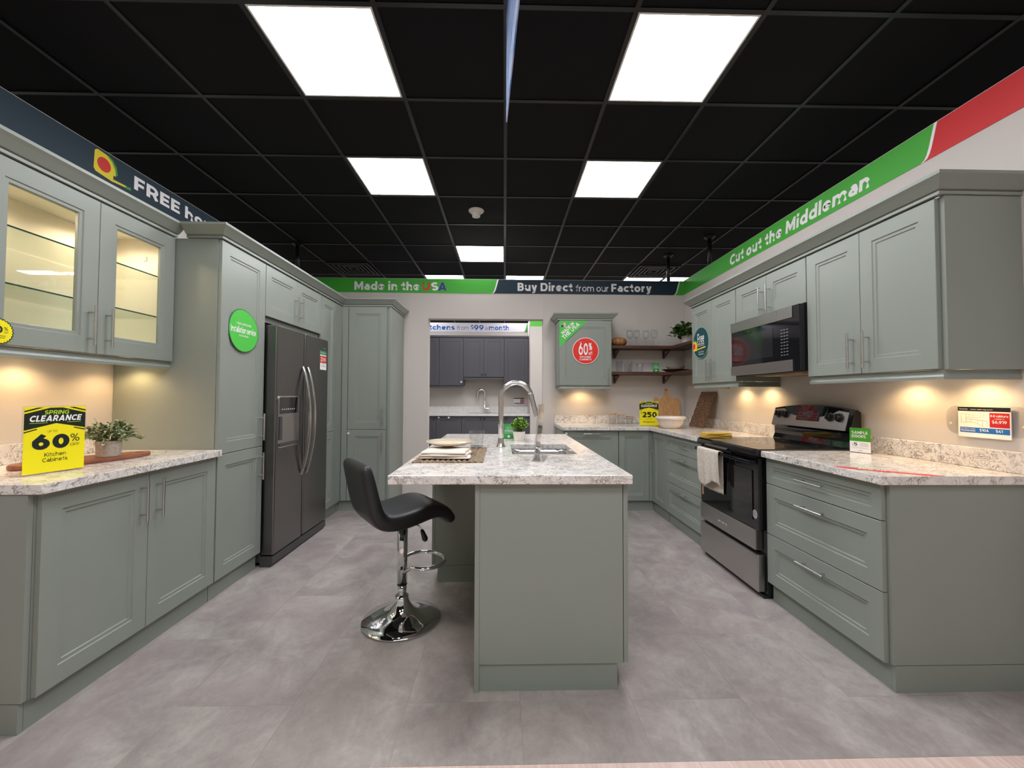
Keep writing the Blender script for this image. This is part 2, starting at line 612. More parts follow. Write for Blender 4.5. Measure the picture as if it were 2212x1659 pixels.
    if c == 'e':
        w = 0.66
        return w, [[(h, XH / 2), (w - h, XH / 2)] + arc(h, w - h, h, X, 0, 318, 24)]
    if c == 'f': return 0.40, [[(0.14 + h, 0), (0.14 + h, 0.78)] + arc(0.14 + h, 0.66, 0.58, 1.03 - h, 180, 95, 10), [(0, XH - h), (0.39, XH - h)]]
    if c == 'g':
        w = 0.70
        return w, [arc(h, w - h, h, X, 0, 360, 26), [(w - h, XH), (w - h, 0.0)] + arc(h, w - h, -0.27 + h, 0.24, 0, -150, 14)]
    if c in 'hn':
        w = 0.66
        return w, [[(h, 0), (h, 1.03 if c == 'h' else XH)], [(w - h, 0), (w - h, XH * 0.55)] + arc(h, w - h, XH * 0.12, X, 0, 180, 16)]
    if c == 'i': return max(t, 0.12), [[(max(t, 0.12) / 2, 0), (max(t, 0.12) / 2, XH)], [(max(t, 0.12) / 2, 0.84), (max(t, 0.12) / 2, 0.84 + t * 1.05)]]
    if c == 'k': return 0.64, [[(h, 0), (h, 1.03)], [(0.62 - h, XH), (h, 0.2)], [(0.24, 0.40), (0.64 - h, 0)]]
    if c == 'l': return t, [[(h, 0), (h, 1.03)]]
    if c == 'm':
        w = 1.06; m = w / 2
        return w, [[(h, 0), (h, XH)], [(m, 0), (m, XH * 0.55)] + arc(h, m, XH * 0.2, X, 0, 180, 14), [(w - h, 0), (w - h, XH * 0.55)] + arc(m, w - h, XH * 0.2, X, 0, 180, 14)]
    if c == 'o': return 0.71, [arc(h, 0.71 - h, h, X, 0, 360, 28)]
    if c == 'r': return 0.42, [[(h, 0), (h, XH)], arc(h, 0.66, XH * 0.1, X, 180, 92, 10)]
    if c == 's':
        w = 0.54; m = XH / 2
        return w, [arc(h, w - h, m, X, 35, 270, 12) + arc(h, w - h, h, m, 90, -145, 12)]
    if c == 't': return 0.44, [[(0.14 + h, 0.93), (0.14 + h, 0.24)] + arc(0.14 + h, 0.56, h, 0.42, 180, 285, 10), [(0, XH - h), (0.42, XH - h)]]
    if c == 'u':
        w = 0.66
        return w, [[(w - h, 0), (w - h, XH)], [(h, XH), (h, XH * 0.45)] + arc(h, w - h, h, XH * 0.88, 180, 360, 16)]
    if c == 'v': return 0.62, [[(h, XH), (0.31, h * 0.3)], [(0.62 - h, XH), (0.31, h * 0.3)]]
    if c == 'w': return 0.94, [[(h, XH), (0.27, h * 0.3), (0.47, XH - h * 0.4), (0.67, h * 0.3), (0.94 - h, XH)]]
    if c == 'y': return 0.64, [[(h, XH), (0.33, 0.02)], [(0.64 - h, XH), (0.30, -0.10)] + arc(0.02, 0.34, -0.27 + h, 0.05, -20, -120, 8)]
    if c == '0': return 0.74, [arc(h, 0.74 - h, h, T, 0, 360, 30)]
    if c == '1': return 0.40, [[(0.40 - h, 0), (0.40 - h, 1)], [(0, T), (0.40 - h, T)]]
    if c == '2': return 0.66, [arc(h, 0.66 - h, 0.42, T, 150, -25, 14) + [(h * 1.2, h), ], [(0.02, h), (0.66, h)]]
    if c == '4': return 0.76, [[(0.46, 1), (h * 1.2, 0.26), (0.76, 0.26)], [(0.56, 0.52), (0.56, 0)]]
    if c == '5': return 0.68, [[(0.62, T), (0.14, T), (0.11, 0.56)] , [(0.11, 0.58), (0.30, 0.60)] + arc(0.02, 0.68 - h, h, 0.62, 78, -140, 16)]
    if c == '6': return 0.72, [arc(h, 0.72 - h, h, 0.64, 0, 360, 26), [(h, 0.34), (0.13, 0.56), (0.46, 1)]]
    if c == '8': return 0.70, [arc(h * 1.4, 0.70 - h * 1.4, 0.5, T, 0, 360, 22), arc(h, 0.70 - h, h, 0.53, 0, 360, 24)]
    if c == '9': return 0.72, [arc(h, 0.72 - h, 0.36, T, 0, 360, 26), [(0.72 - h, 0.66), (0.59, 0.44), (0.26, 0)]]
    if c == '$': return 0.66, [arc(h, 0.66 - h, 0.5, T, 35, 270, 12) + arc(h, 0.66 - h, h, 0.5, 90, -145, 12), [(0.33, -0.12), (0.33, 0.12)], [(0.33, 0.88), (0.33, 1.12)]]
    if c == '%': return 0.98, [arc(h * .8, 0.40, 0.54, 1 - h * .8, 0, 360, 18), arc(0.58, 0.98 - h * .8, h * .8, 0.46, 0, 360, 18), [(0.22, 0), (0.76, 1)]]
    if c == ',': return 0.14, [[(0.10, 0.14), (0.04, -0.14)]]
    if c == '-': return 0.34, [[(0, 0.38), (0.34, 0.38)]]
    return 0.4, []

_TX = {}
def glyphs(text, t):
    """vertices and quads of a line of text"""
    key = (text, t)
    if key in _TX:
        return _TX[key]
    vs, fs = [], []
    x = 0.0
    for c in text:
        w, strokes = glyph(c, t)
        for si, st in enumerate(strokes):
            zz = si * 0.00006
            n = len(st)
            base = len(vs)
            closed = n > 4 and math.hypot(st[0][0] - st[-1][0], st[0][1] - st[-1][1]) < 1e-6
            for i in range(n):
                a = st[i - 1] if i else (st[-2] if closed else None)
                b = st[i + 1] if i < n - 1 else (st[1] if closed else None)
                p = st[i]
                d1 = (p[0] - a[0], p[1] - a[1]) if a else None
                d2 = (b[0] - p[0], b[1] - p[1]) if b else None
                def nn(d):
                    L = math.hypot(*d) or 1e-9
                    return (-d[1] / L, d[0] / L)
                if d1 and math.hypot(*d1) < 1e-7: d1 = None
                if d2 and math.hypot(*d2) < 1e-7: d2 = None
                if d1 and d2:
                    n1, n2 = nn(d1), nn(d2)
                    m = (n1[0] + n2[0], n1[1] + n2[1])
                    q = max(0.35, (m[0] * m[0] + m[1] * m[1]) / 2)
                    m = (m[0] / q, m[1] / q)
                else:
                    m = nn(d1 or d2 or (1, 0))
                vs.append(Vector((x + p[0] + m[0] * t / 2, p[1] + m[1] * t / 2, zz)))
                vs.append(Vector((x + p[0] - m[0] * t / 2, p[1] - m[1] * t / 2, zz)))
            for i in range(n - 1):
                fs.append((base + 2 * i + 1, base + 2 * i + 3, base + 2 * i + 2, base + 2 * i))
        x += w + (0.11 if c != ' ' else 0.02)
    _TX[key] = (vs, fs)
    return _TX[key]
_CAP = 1.0

class Plane:
    """a drawing plane: O lower-left origin, U right, V up, N towards the viewer"""
    def __init__(self, O, U, V=Z):
        self.O, self.U, self.V = Vector(O), Vector(U).normalized(), Vector(V).normalized()
        self.N = self.U.cross(self.V).normalized()
    def p(self, u, v, n=0.0):
        return self.O + self.U * u + self.V * v + self.N * n
    def poly(self, mb, pts, n0=0.0, th=0.0008):
        mb.prism([self.p(u, v, n0) for u, v in pts], self.N * th)
    def rect(self, mb, u0, u1, v0, v1, n0=0.0, th=0.0008):
        self.poly(mb, [(u0, v0), (u1, v0), (u1, v1), (u0, v1)], n0, th)
    def text(self, mb, s, u, v, cap, width=None, bold=0.0, n0=0.001, shear=0.0, align='L', rot=0.0, th=0.0006):
        vs, fs = glyphs(s, round(0.10 + 2.7 * bold, 4))
        k = cap / _CAP
        x0, x1 = min(p.x for p in vs), max(p.x for p in vs)
        kx = (width / (x1 - x0)) if width else k
        w = (x1 - x0) * kx
        du = {'L': 0, 'C': -w / 2, 'R': -w}[align]
        cr, sr = math.cos(rot), math.sin(rot)
        a, b = [], []
        for q in vs:
            x, y = (q.x - x0) * kx + du + shear * q.y * k, q.y * k
            x, y = x * cr - y * sr, x * sr + y * cr
            a.append(mb.bm.verts.new(self.p(u + x, v + y, n0 + th + q.z)))
        for f in fs:
            try:
                mb.bm.faces.new([a[i] for i in f])
            except ValueError:
                pass
        return w

def letters(pl, name, material, parent, items):
    """items: dicts for Plane.text -> one lettering mesh"""
    mb = MB()
    for it in items:
        pl.text(mb, **it)
    return mb.build(name, material, parent, recalc=False)

def ellipse(cu, cv, ru, rv, n=40, a0=0.0, a1=2 * math.pi):
    return [(cu + ru * math.cos(a0 + (a1 - a0) * k / n), cv + rv * math.sin(a0 + (a1 - a0) * k / n)) for k in range(n)]

# ------------------------------------------------------------------ ceiling grid (slightly turned from the kitchen)
CEIL = CAM_H + 1.80204
G = 0.6096
_ca = YAW - 0.0188121
CX, CY = Vector((math.cos(_ca), -math.sin(_ca), 0)), Vector((math.sin(_ca), math.cos(_ca), 0))
def node(i, j, z=CEIL):
    p = CX * (0.0015685 + i * G) + CY * (3.68403 + j * G)
    return Vector((p.x, p.y, z))

LIGHTS = [(-2, -3), (1, -3), (-2, -1), (1, -1), (-1, 2), (-2, 4), (0, 4), (3, 4), (4, 4), (-1, -6), (0, -6), (-2, -8), (1, -8), (0, 7), (-3, 7)]
mb = MB()
for i in range(-13, 13):
    for j in range(-14, 17):
        if (i, j) in LIGHTS:
            continue
        a = node(i, j)
        mb.prism([a, a + CX * G, a + CX * G + CY * G, a + CY * G], Vector((0, 0, 0.02)))
ceil = struct('ceiling', mb, TILE)
mb = MB()
for i in range(-13, 14):
    mb.obox(node(i, -14), CX, CY, Z, -0.012, 0.012, 0, 31 * G, -0.006, 0.004)
for j in range(-14, 18):
    mb.obox(node(-13, j), CX, CY, Z, 0, 26 * G, -0.012, 0.012, -0.0055, 0.004)
tb = mb.build('grid_bars', TBAR, None)
tb.parent = ceil
tb.location = ORG[tb.name] - ORG[ceil.name]
mb = MB().box(-8, 8, -5, 14, CEIL + 0.12, CEIL + 0.16)
struct('ceiling_deck', mb, TILE)

LL = {(-2, -3): 'large ceiling light panel nearest on the left above the stool',
      (1, -3): 'large ceiling light panel nearest on the right beside the red banner',
      (-2, -1): 'ceiling light panel left of the smoke detector, second row',
      (1, -1): 'ceiling light panel right of the smoke detector, second row',
      (-1, 2): 'lone ceiling light panel between smoke detector and back banner',
      (-2, 4): 'thin far ceiling light above the lettering Made in the USA',
      (0, 4): 'thin far ceiling light above the words Buy Direct',
      (3, 4): 'far ceiling light above the word Factory, left of the pair',
      (4, 4): 'far ceiling light at the end of the right banner, right of the pair'}
proto = None
for (i, j) in LIGHTS:
    a = node(i, j)
    c = a + (CX + CY) * (G / 2)
    lab = LL.get((i, j), 'ceiling light panel outside the photographed kitchen')
    t = thing('ceiling_light', c, lab, 'ceiling light', 'square ceiling light panels')
    f = MB()
    e, w = 0.014, 0.010
    for (u0, u1, v0, v1) in ((e, G - e, e, e + w), (e, G - e, G - e - w, G - e), (e, e + w, e + w, G - e - w), (G - e - w, G - e, e + w, G - e - w)):
        f.obox(a, CX, CY, Z, u0, u1, v0, v1, -0.004, 0.03)
    f.build('frame', WHITEPL, t)
    d = MB().obox(a, CX, CY, Z, e + w, G - e - w, e + w, G - e - w, 0.002, 0.006)
    d.build('diffuser', PANEL, t)

# ------------------------------------------------------------------ shell
WL, WR, WB = -2.37, 2.28, 5.10
WT = 0.13
HW = 2.70
OPL, OPR, OPT = -0.914, 0.51, 2.203
mb = MB().box(-8, 8, 1.43, 14, -0.05, 0.0)
struct('floor', mb, FLOOR)
mb = MB().box(-8, 8, -5, 1.429, -0.05, 0.0)
struct('floor_aisle', mb, AISLE)
struct('wall_left', MB().box(WL - WT, WL, 0.9, WB - 0.001, 0, HW), WALL)
struct('wall_right', MB().box(WR, WR + WT, 0.9, WB - 0.001, 0, HW), WALL)
mb = MB()
pts = [(WL - WT, 0), (OPL, 0), (OPL, OPT), (OPR, OPT), (OPR, 0), (WR + WT, 0), (WR + WT, HW), (WL - WT, HW)]
mb.prism([Vector((x, WB, z)) for x, z in pts], Vector((0, WT, 0)))
struct('wall_back', mb, WALL)
struct('wall_far', MB().box(-4.5, 4.5, 8.2, 8.33, 0, HW), WALL)
struct('wall_side', MB().box(0.515, 0.80, 7.5, 8.199, 0, HW), WALL)
# narrow vertical joint trim on the back wall above the opening
struct('trim_1', MB().box(0.512, 0.520, WB - 0.004, WB - 0.0002, OPT + 0.02, 2.515), WALL)

# black posts from wall top to the ceiling
for x, y, lab in ((2.335, 4.54, 'black ceiling post rising behind the green banner on the right wall'),
                  (2.12, 5.165, 'black ceiling post standing on the back wall near the corner'),
                  (-2.44, 4.92, 'black ceiling post standing on the left wall behind the cabinets')):
    t = thing('ceiling_post', (x, y, HW), lab, 'post', 'black posts between walls and ceiling')
    MB().tube([(x, y, HW), (x, y, CEIL - 0.008)], 0.022, 16).build('pole', BLACKMET, t, smooth=True)
    MB().lathe([(0, CEIL - 0.03), (0.035, CEIL - 0.03), (0.06, CEIL - 0.008), (0, CEIL - 0.008)], x, y, 20).build('flange', BLACKMET, t)

# air diffusers
for i, j, lab in ((-4, 3, 'black square ceiling air vent above the left cabinets'), (3, 3, 'black square ceiling air vent right of centre before the far lights')):
    a = node(i, j)
    t = thing('ceiling_vent', a + (CX + CY) * (G / 2) - Vector((0, 0, 0.03)), lab, 'vent', 'black ceiling vents')
    fr = MB()
    for k in range(5):
        e = 0.02 + k * 0.055
        zz = -0.030 + k * 0.003
        w = 0.022
        for (u0, u1, v0, v1) in ((e, G - e, e, e + w), (e, G - e, G - e - w, G - e), (e, e + w, e + w, G - e - w), (G - e - w, G - e, e + w, G - e - w)):
            fr.obox(a, CX, CY, Z, u0, u1, v0, v1, zz, zz + 0.008)
    fr.build('louvre_frame', TBAR, t)
    MB().obox(a, CX, CY, Z, 0.02, G - 0.02, 0.02, G - 0.02, -0.008, -0.006).build('backing', TILE, t)

# smoke detector
sx, sy = -0.257, 3.97
t = thing('smoke_detector', (sx, sy, CEIL), 'white round smoke detector on the black ceiling', 'smoke detector')
MB().lathe([(0, CEIL), (0.075, CEIL), (0.075, CEIL - 0.008), (0.05, CEIL - 0.03), (0, CEIL - 0.03)], sx, sy, 32).build('base', WHITEPL, t, smooth=False)
MB().lathe([(0, CEIL - 0.03), (0.042, CEIL - 0.03), (0.038, CEIL - 0.062), (0.025, CEIL - 0.066), (0, CEIL - 0.066)], sx, sy, 32).build('sensor_head', WHITEPL, t)

# hanging blue sign, seen edge on
A, B = Vector((0.017, 1.85, 0)), Vector((0.078, 0.75, 0))
d = (B - A).normalized()
t = thing('hanging_sign', (A.x, A.y, 2.50), 'thin blue sign hanging edge-on from the ceiling at the top of the photo', 'sign')
nn = Vector((-d.y, d.x, 0))
mbp = MB().obox(Vector((A.x, A.y, 2.5)), d, Z, nn, 0, (B - A).length, 0, 0.5, -0.0025, 0.0025)
SKYM = mat('sign_sky_print', srgb(90, 150, 215), 0.4)
_nt, _ns, _ln, _b = nodes(SKYM)
_ln.new(ramp(_nt, noise(_nt, objcoord(_nt, (2, 2, 6)), 3, 4), [(0.38, srgb(60, 125, 200)), (0.62, srgb(178, 192, 222))]), _b.inputs['Base Color'])
mbp.build('panel', SKYM, t)
for k in (0.15, 0.9):
    q = A + d * k
    MB().tube([(q.x, q.y, 2.995), (q.x, q.y, CEIL - 0.007)], 0.002, 6).build('hanging_wire', BLACKMET, t)

# ------------------------------------------------------------------ doors, handles, cabinet units
class Face:
    """front plane of a cabinet run: O on the floor, U along the run, N out of the front"""
    def __init__(self, O, U, N):
        self.O, self.U, self.N = Vector(O), Vector(U), Vector(N)
    def p(self, u, v, n):
        return self.O + self.U * u + Z * v + self.N * n

def door_mesh(F, u0, u1, v0, v1, rail=0.072, th=0.02, style='double', hole=False):
    mb = MB()
    bm = mb.bm
    def ring(i, n):
        return [bm.verts.new(F.p(a, b, n)) for a, b in ((u0 + i, v0 + i), (u1 - i, v0 + i), (u1 - i, v1 - i), (u0 + i, v1 - i))]
    def join(a, b):
        for k in range(4):
            bm.faces.new((a[k], a[(k + 1) % 4], b[(k + 1) % 4], b[k]))
    back = ring(0, -th)
    r0 = ring(0, -0.0015)
    r1 = ring(0.0015, 0)
    if not hole:
        bm.faces.new(back)
    join(back, r0)
    join(r0, r1)
    r = min(rail, (u1 - u0) * 0.3, (v1 - v0) * 0.3)
    if style == 'double':
        seq = [(r, 0), (r + 0.003, -0.005), (r + 0.017, -0.005), (r + 0.020, -0.0095)]
    else:
        seq = [(r, 0), (r + 0.002, -0.006)]
    last = r1
    for i, n in seq:
        k = ring(i, n)
        join(last, k)
        last = k
    if hole:
        k = ring(seq[-1][0] + 0.001, -th)
        join(last, k)
        join(k, back)
    else:
        bm.faces.new(last)
    return mb

def flat_front(F, u0, u1, v0, v1, th=0.02):
    return MB().obox(F.O, F.U, Z, F.N, u0, u1, v0, v1, -th, 0)

def handle_mesh(F, u, v, length=0.192, vertical=True, r=0.006, stand=0.035):
    mb = MB()
    h = length / 2
    if vertical:
        ends = [(u, v - h), (u, v + h)]
        posts = [(u, v - h * 0.67), (u, v + h * 0.67)]
    else:
        ends = [(u - h, v), (u + h, v)]
        posts = [(u - h * 0.67, v), (u + h * 0.67, v)]
    mb.tube([F.p(ends[0][0], ends[0][1], stand), F.p(ends[1][0], ends[1][1], stand)], r, 14)
    for a, b in posts:
        mb.tube([F.p(a, b, 0.0002), F.p(a, b, stand)], r * 0.75, 10)
    return mb

def knob_mesh(F, u, v, r=0.015):
    mb = MB()
    mb.tube([F.p(u, v, 0.0002), F.p(u, v, 0.012), F.p(u, v, 0.0125), F.p(u, v, 0.026)], [r * 0.5, r * 0.5, r, r * 0.95], 14)
    return mb

def put_door(F, root, name, u0, u1, v0, v1, mtl, hand=None, style='double', rail=0.072, hm=None):
    g = 0.0015
    d = door_mesh(F, u0 + g, u1 - g, v0 + g, v1 - g, rail, style=style).build(name, mtl, root)
    if hand:
        if hand[0] == 'k':
            knob_mesh(F, hand[1], hand[2]).build('knob', BLACKPL, d, smooth=False)
        else:
            handle_mesh(F, hand[1], hand[2], vertical=(hand[0] == 'v')).build('handle', hm or NICKEL, d, smooth=False)
    return d

def unit(F, name, u0, u1, z0, z1, depth, label, cat, mtl=SAGE, plinth=None, fronts=(), group=None, gap=0.001, style='double'):
    """carcass + plinth + fronts (name,u0,u1,v0,v1,handle)"""
    c = F.p((u0 + u1) / 2, 0 if plinth else z0, -depth / 2)
    t = thing(name, c, label, cat, group)
    MB().obox(F.O, F.U, Z, F.N, u0 + gap, u1 - gap, z0, z1 - 0.001, -depth + 0.002, -0.022).build('carcass', mtl, t)
    if plinth:
        MB().obox(F.O, F.U, Z, F.N, u0 + gap, u1 - gap, 0, z0 - 0.006, -0.055, -0.036).build('plinth', mtl, t)
    for f in fronts:
        put_door(F, t, f[0], f[1], f[2], f[3], f[4], mtl, f[5], style)
    return t

FL = Face((-1.735, 0, 0), (0, 1, 0), (1, 0, 0))       # left run, u = y
FR = Face((1.635, 0, 0), (0, 1, 0), (-1, 0, 0))       # right base run
FRU = Face((1.91, 0, 0), (0, 1, 0), (-1, 0, 0))       # right wall cabinets
FLU = Face((-2.01, 0, 0), (0, 1, 0), (1, 0, 0))       # left glazed cabinet
FB3 = Face((0, 4.50, 0), (1, 0, 0), (0, -1, 0))       # tall cabinet facing the room
FBB = Face((0, 4.46, 0), (1, 0, 0), (0, -1, 0))       # back base run
FBU = Face((0, 4.78, 0), (1, 0, 0), (0, -1, 0))       # back wall cabinet
KZ, CT0, CT1 = 0.114, 0.876, 0.914

# left base cabinet
unit(FL, 'base_cabinet', 1.605, 2.562, KZ, CT0, 0.633, 'sage green two-door base cabinet under the left counter with the clearance sign', 'cabinet', plinth=True,
     fronts=[('door', 1.612, 2.086, KZ, CT0 - 0.004, ('v', 2.040, 0.735)), ('door', 2.086, 2.560, KZ, CT0 - 0.004, ('v', 2.132, 0.735))])
_lb = bpy.data.objects['base_cabinet']
MB().box(-2.367, -1.758, 1.584, 1.604, KZ, CT0 - 0.002).build('end_panel', SAGE, _lb)
MB().box(-2.367, -1.769, 1.585, 1.603, 0, KZ - 0.003).build('end_plinth', SAGE, _lb)
# tall cabinet left of the fridge
unit(FL, 'tall_cabinet', 2.566, 3.046, KZ, 2.215, 0.633, 'tall sage green cabinet with the green oval sticker beside the fridge', 'cabinet', plinth=True,
     fronts=[('door', 2.570, 3.044, KZ, 0.879, ('v', 2.998, 0.742)), ('door', 2.570, 3.044, 0.880, 2.21, ('v', 2.998, 1.020))])
# cabinet over the fridge
t = unit(FL, 'bridge_cabinet', 3.048, 3.972, 1.83, 2.215, 0.633, 'sage green two-door cabinet bridging over the stainless fridge', 'cabinet',
     fronts=[('door', 3.048, 3.510, 1.83, 2.21, ('v', 3.466, 1.972)), ('door', 3.510, 3.972, 1.83, 2.21, ('v', 3.554, 1.972))])
MB().box(-2.30, -1.762, 3.050, 3.970, 1.79, 1.828).build('filler_strip', SAGE, t)
# tall cabinet right of the fridge, into the corner
t = unit(FL, 'tall_cabinet', 3.976, 4.46, KZ, 2.215, 0.633, 'tall sage green cabinet between fridge and corner, narrow door', 'cabinet', plinth=True,
     fronts=[('door', 3.978, 4.32, KZ, 0.879, None), ('door', 3.978, 4.32, 0.880, 2.21, None)])
MB().box(-1.755, -1.736, 4.325, 4.498, KZ, 2.21).build('corner_post', SAGE, t)
MB().box(-1.785, -1.768, 4.4605, 4.5325, 0, KZ - 0.003).box(-1.7675, -1.7345, 4.5335, 4.55, 0, KZ - 0.003).build('corner_plinth', SAGE, t)
# tall cabinet facing the room
t = unit(FB3, 'tall_cabinet', -1.734, -1.236, KZ, 2.215, 0.595, 'tall sage green cabinet facing forward beside the doorway opening', 'cabinet', plinth=True,
     fronts=[('door', -1.668, -1.254, KZ, 0.879, ('v', -1.292, 0.745)), ('door', -1.668, -1.254, 0.880, 2.21, ('v', -1.292, 1.018))])
MB().box(-1.733, -1.672, 4.502, 4.52, KZ, 2.21).build('corner_post', SAGE, t)
MB().box(-1.234, -1.212, 4.502, 5.098, 0.0, 2.214).build('side_panel', SAGE, t)
MB().tube([FB3.p(-1.653, 0.838, 0.0003), FB3.p(-1.653, 0.838, 0.012)], 0.012, 16).build('lock_button', WHITEPL, t)

# right base run
t = unit(FR, 'drawer_cabinet', 1.752, 2.522, KZ, CT0, 0.64, 'sage green three-drawer base cabinet at the near end of the right counter', 'cabinet', plinth=True,
     fronts=[('drawer', 1.748, 2.520, 0.716, CT0 - 0.004, ('h', 2.134, 0.795)), ('drawer', 1.748, 2.520, 0.412, 0.715, ('h', 2.134, 0.655)), ('drawer', 1.748, 2.520, KZ, 0.411, ('h', 2.134, 0.352))])
MB().box(1.66, 2.275, 1.7325, 1.752, KZ, CT0 - 0.002).build('end_panel', SAGE, t)
MB().box(1.669, 2.275, 1.7335, 1.7505, 0, KZ - 0.003).build('end_plinth', SAGE, t)
unit(FR, 'drawer_cabinet', 3.296, 4.080, KZ, CT0, 0.64, 'sage green three-drawer base cabinet on the far side of the range', 'cabinet', plinth=True,
     fronts=[('drawer', 3.298, 4.078, 0.716, CT0 - 0.004, ('h', 3.688, 0.800)), ('drawer', 3.298, 4.078, 0.412, 0.715, ('h', 3.688, 0.668)), ('drawer', 3.298, 4.078, KZ, 0.411, ('h', 3.688, 0.362))])
# corner cabinet (two doors meeting in the corner)
t = thing('corner_cabinet', (1.9, 4.75, 0), 'sage green corner base cabinet whose two doors meet under the white bowl', 'cabinet')
mb = MB()
mb.prism([Vector((x, y, KZ)) for x, y in ((1.276, 4.482), (1.657, 4.482), (1.657, 4.084), (2.275, 4.084), (2.275, 5.095), (1.276, 5.095))], Vector((0, 0, CT0 - KZ - 0.001)))
mb.build('carcass', SAGE, t)
put_door(FR, t, 'door', 4.084, 4.425, KZ, CT0 - 0.004, SAGE, ('v', 4.392, 0.735), rail=0.06)
put_door(FBB, t, 'door', 1.274, 1.605, KZ, CT0 - 0.004, SAGE, None, rail=0.06)
MB().box(1.607, 1.634, 4.461, 4.481, KZ, CT0 - 0.004).box(1.636, 1.656, 4.427, 4.481, KZ, CT0 - 0.004).build('corner_post', SAGE, t)
MB().box(1.276, 1.685, 4.493, 4.51, 0, KZ - 0.003).box(1.668, 1.685, 4.084, 4.4925, 0, KZ - 0.003).build('plinth', SAGE, t)
# dishwasher front
t = unit(FBB, 'dishwasher', 0.690, 1.272, KZ, CT0, 0.635, 'sage green panelled dishwasher front with long handle behind the island sink', 'dishwasher', plinth=True,
     fronts=[('door', 0.690, 1.270, KZ, CT0 - 0.004, ('h', 0.975, 0.838))])
MB().tube([FBB.p(0.700, 0.842, 0.0003), FBB.p(0.700, 0.842, 0.014)], 0.012, 16).build('lock_button', WHITEPL, t)
MB().box(0.668, 0.689, 4.4625, 5.097, 0, CT0 - 0.002).build('end_panel', SAGE, t)

# wall cabinets right
UB, UT = 1.372, 2.134
t = unit(FRU, 'wall_cabinet', 1.7505, 2.522, UB, UT, 0.366, 'sage green two-door wall cabinet right of the microwave, nearest', 'cabinet',
     fronts=[('door', 1.752, 2.139, UB, UT - 0.004, ('v', 2.092, 1.497)), ('door', 2.139, 2.521, UB, UT - 0.004, ('v', 2.186, 1.497))])
MB().box(1.932, 2.277, 1.731, 1.7505, UB, UT).build('end_panel', SAGE, t)
unit(FRU, 'wall_cabinet', 2.526, 3.302, 1.842, UT, 0.366, 'short sage green two-door wall cabinet directly above the microwave', 'cabinet',
     fronts=[('door', 2.526, 2.914, 1.842, UT - 0.004, ('v', 2.872, 1.955)), ('door', 2.914, 3.302, 1.842, UT - 0.004, ('v', 2.956, 1.955))])
t = unit(FRU, 'wall_cabinet', 3.306, 4.082, UB, UT, 0.366, 'sage green two-door wall cabinet with the dark oval Free Kitchen sticker', 'cabinet',
     fronts=[('door', 3.308, 3.694, UB, UT - 0.004, ('v', 3.650, 1.488)), ('door', 3.694, 4.082, UB, UT - 0.004, ('v', 3.738, 1.488))])
# wall cabinet back
t = unit(FBU, 'wall_cabinet', 0.662, 1.286, UB, UT, 0.316, 'sage green single-door wall cabinet with round red 60% sticker on the back wall', 'cabinet',
     fronts=[('door', 0.668, 1.284, UB, UT - 0.004, ('v', 1.243, 1.500))])

# crown mouldings and light rails
def crown(z):
    return [(-0.018, z), (0.010, z), (0.010, z + 0.014), (0.004, z + 0.017), (0.018, z + 0.020), (0.030, z + 0.034), (0.046, z + 0.052), (0.060, z + 0.066), (0.060, z + 0.080), (-0.018, z + 0.080)]
def rail(z1):
    z0 = z1 - 0.042
    return [(-0.030, z0), (-0.012, z0), (-0.010, z0 + 0.012), (-0.018, z0 + 0.026), (-0.018, z1), (-0.030, z1)]
tag(MB().sweep([(-2.368, 1.605), (-2.01, 1.605), (-2.01, 2.563)], crown(2.217), 1).build('crown_moulding', SAGE),
    'sage green crown moulding on top of the glass-door cabinet', 'moulding', 'crown mouldings on the cabinets')
tag(MB().sweep([(-1.945, 2.568), (-1.735, 2.568), (-1.735, 4.5), (-1.212, 4.5), (-1.212, 5.096)], crown(2.217), 1).build('crown_moulding', SAGE),
    'long sage green crown moulding above the fridge and tall cabinets', 'moulding', 'crown mouldings on the cabinets')
tag(MB().sweep([(2.276, 4.083), (1.91, 4.083), (1.91, 1.733), (2.276, 1.733)], crown(2.136), 1).build('crown_moulding', SAGE),
    'sage green crown moulding on top of the right wall cabinets', 'moulding', 'crown mouldings on the cabinets')
tag(MB().sweep([(0.660, 5.096), (0.660, 4.78), (1.288, 4.78), (1.288, 5.096)], crown(2.136), 1).build('crown_moulding', SAGE),
    'sage green crown moulding on top of the single wall cabinet by the shelves', 'moulding', 'crown mouldings on the cabinets')
tag(MB().sweep([(-2.366, 1.607), (-2.01, 1.607), (-2.01, 2.555)], rail(1.447), 1).build('light_rail', SAGE),
    'sage green light rail below the glass-door cabinet', 'moulding', 'light rails below the wall cabinets')
tag(MB().sweep([(1.91, 2.520), (1.91, 1.731), (2.274, 1.731)], rail(UB - 0.002), 1).build('light_rail', SAGE),
    'sage green light rail below the nearest right wall cabinet', 'moulding', 'light rails below the wall cabinets')
tag(MB().sweep([(2.274, 4.080), (1.91, 4.080), (1.91, 3.290), (2.274, 3.290)], rail(UB - 0.002), 1).build('light_rail', SAGE),
    'sage green light rail below the cabinet left of the microwave', 'moulding', 'light rails below the wall cabinets')
tag(MB().sweep([(0.662, 5.092), (0.662, 4.78), (1.286, 4.78), (1.286, 5.092)], rail(UB - 0.002), 1).build('light_rail', SAGE),
    'sage green light rail below the single cabinet on the back wall', 'moulding', 'light rails below the wall cabinets')

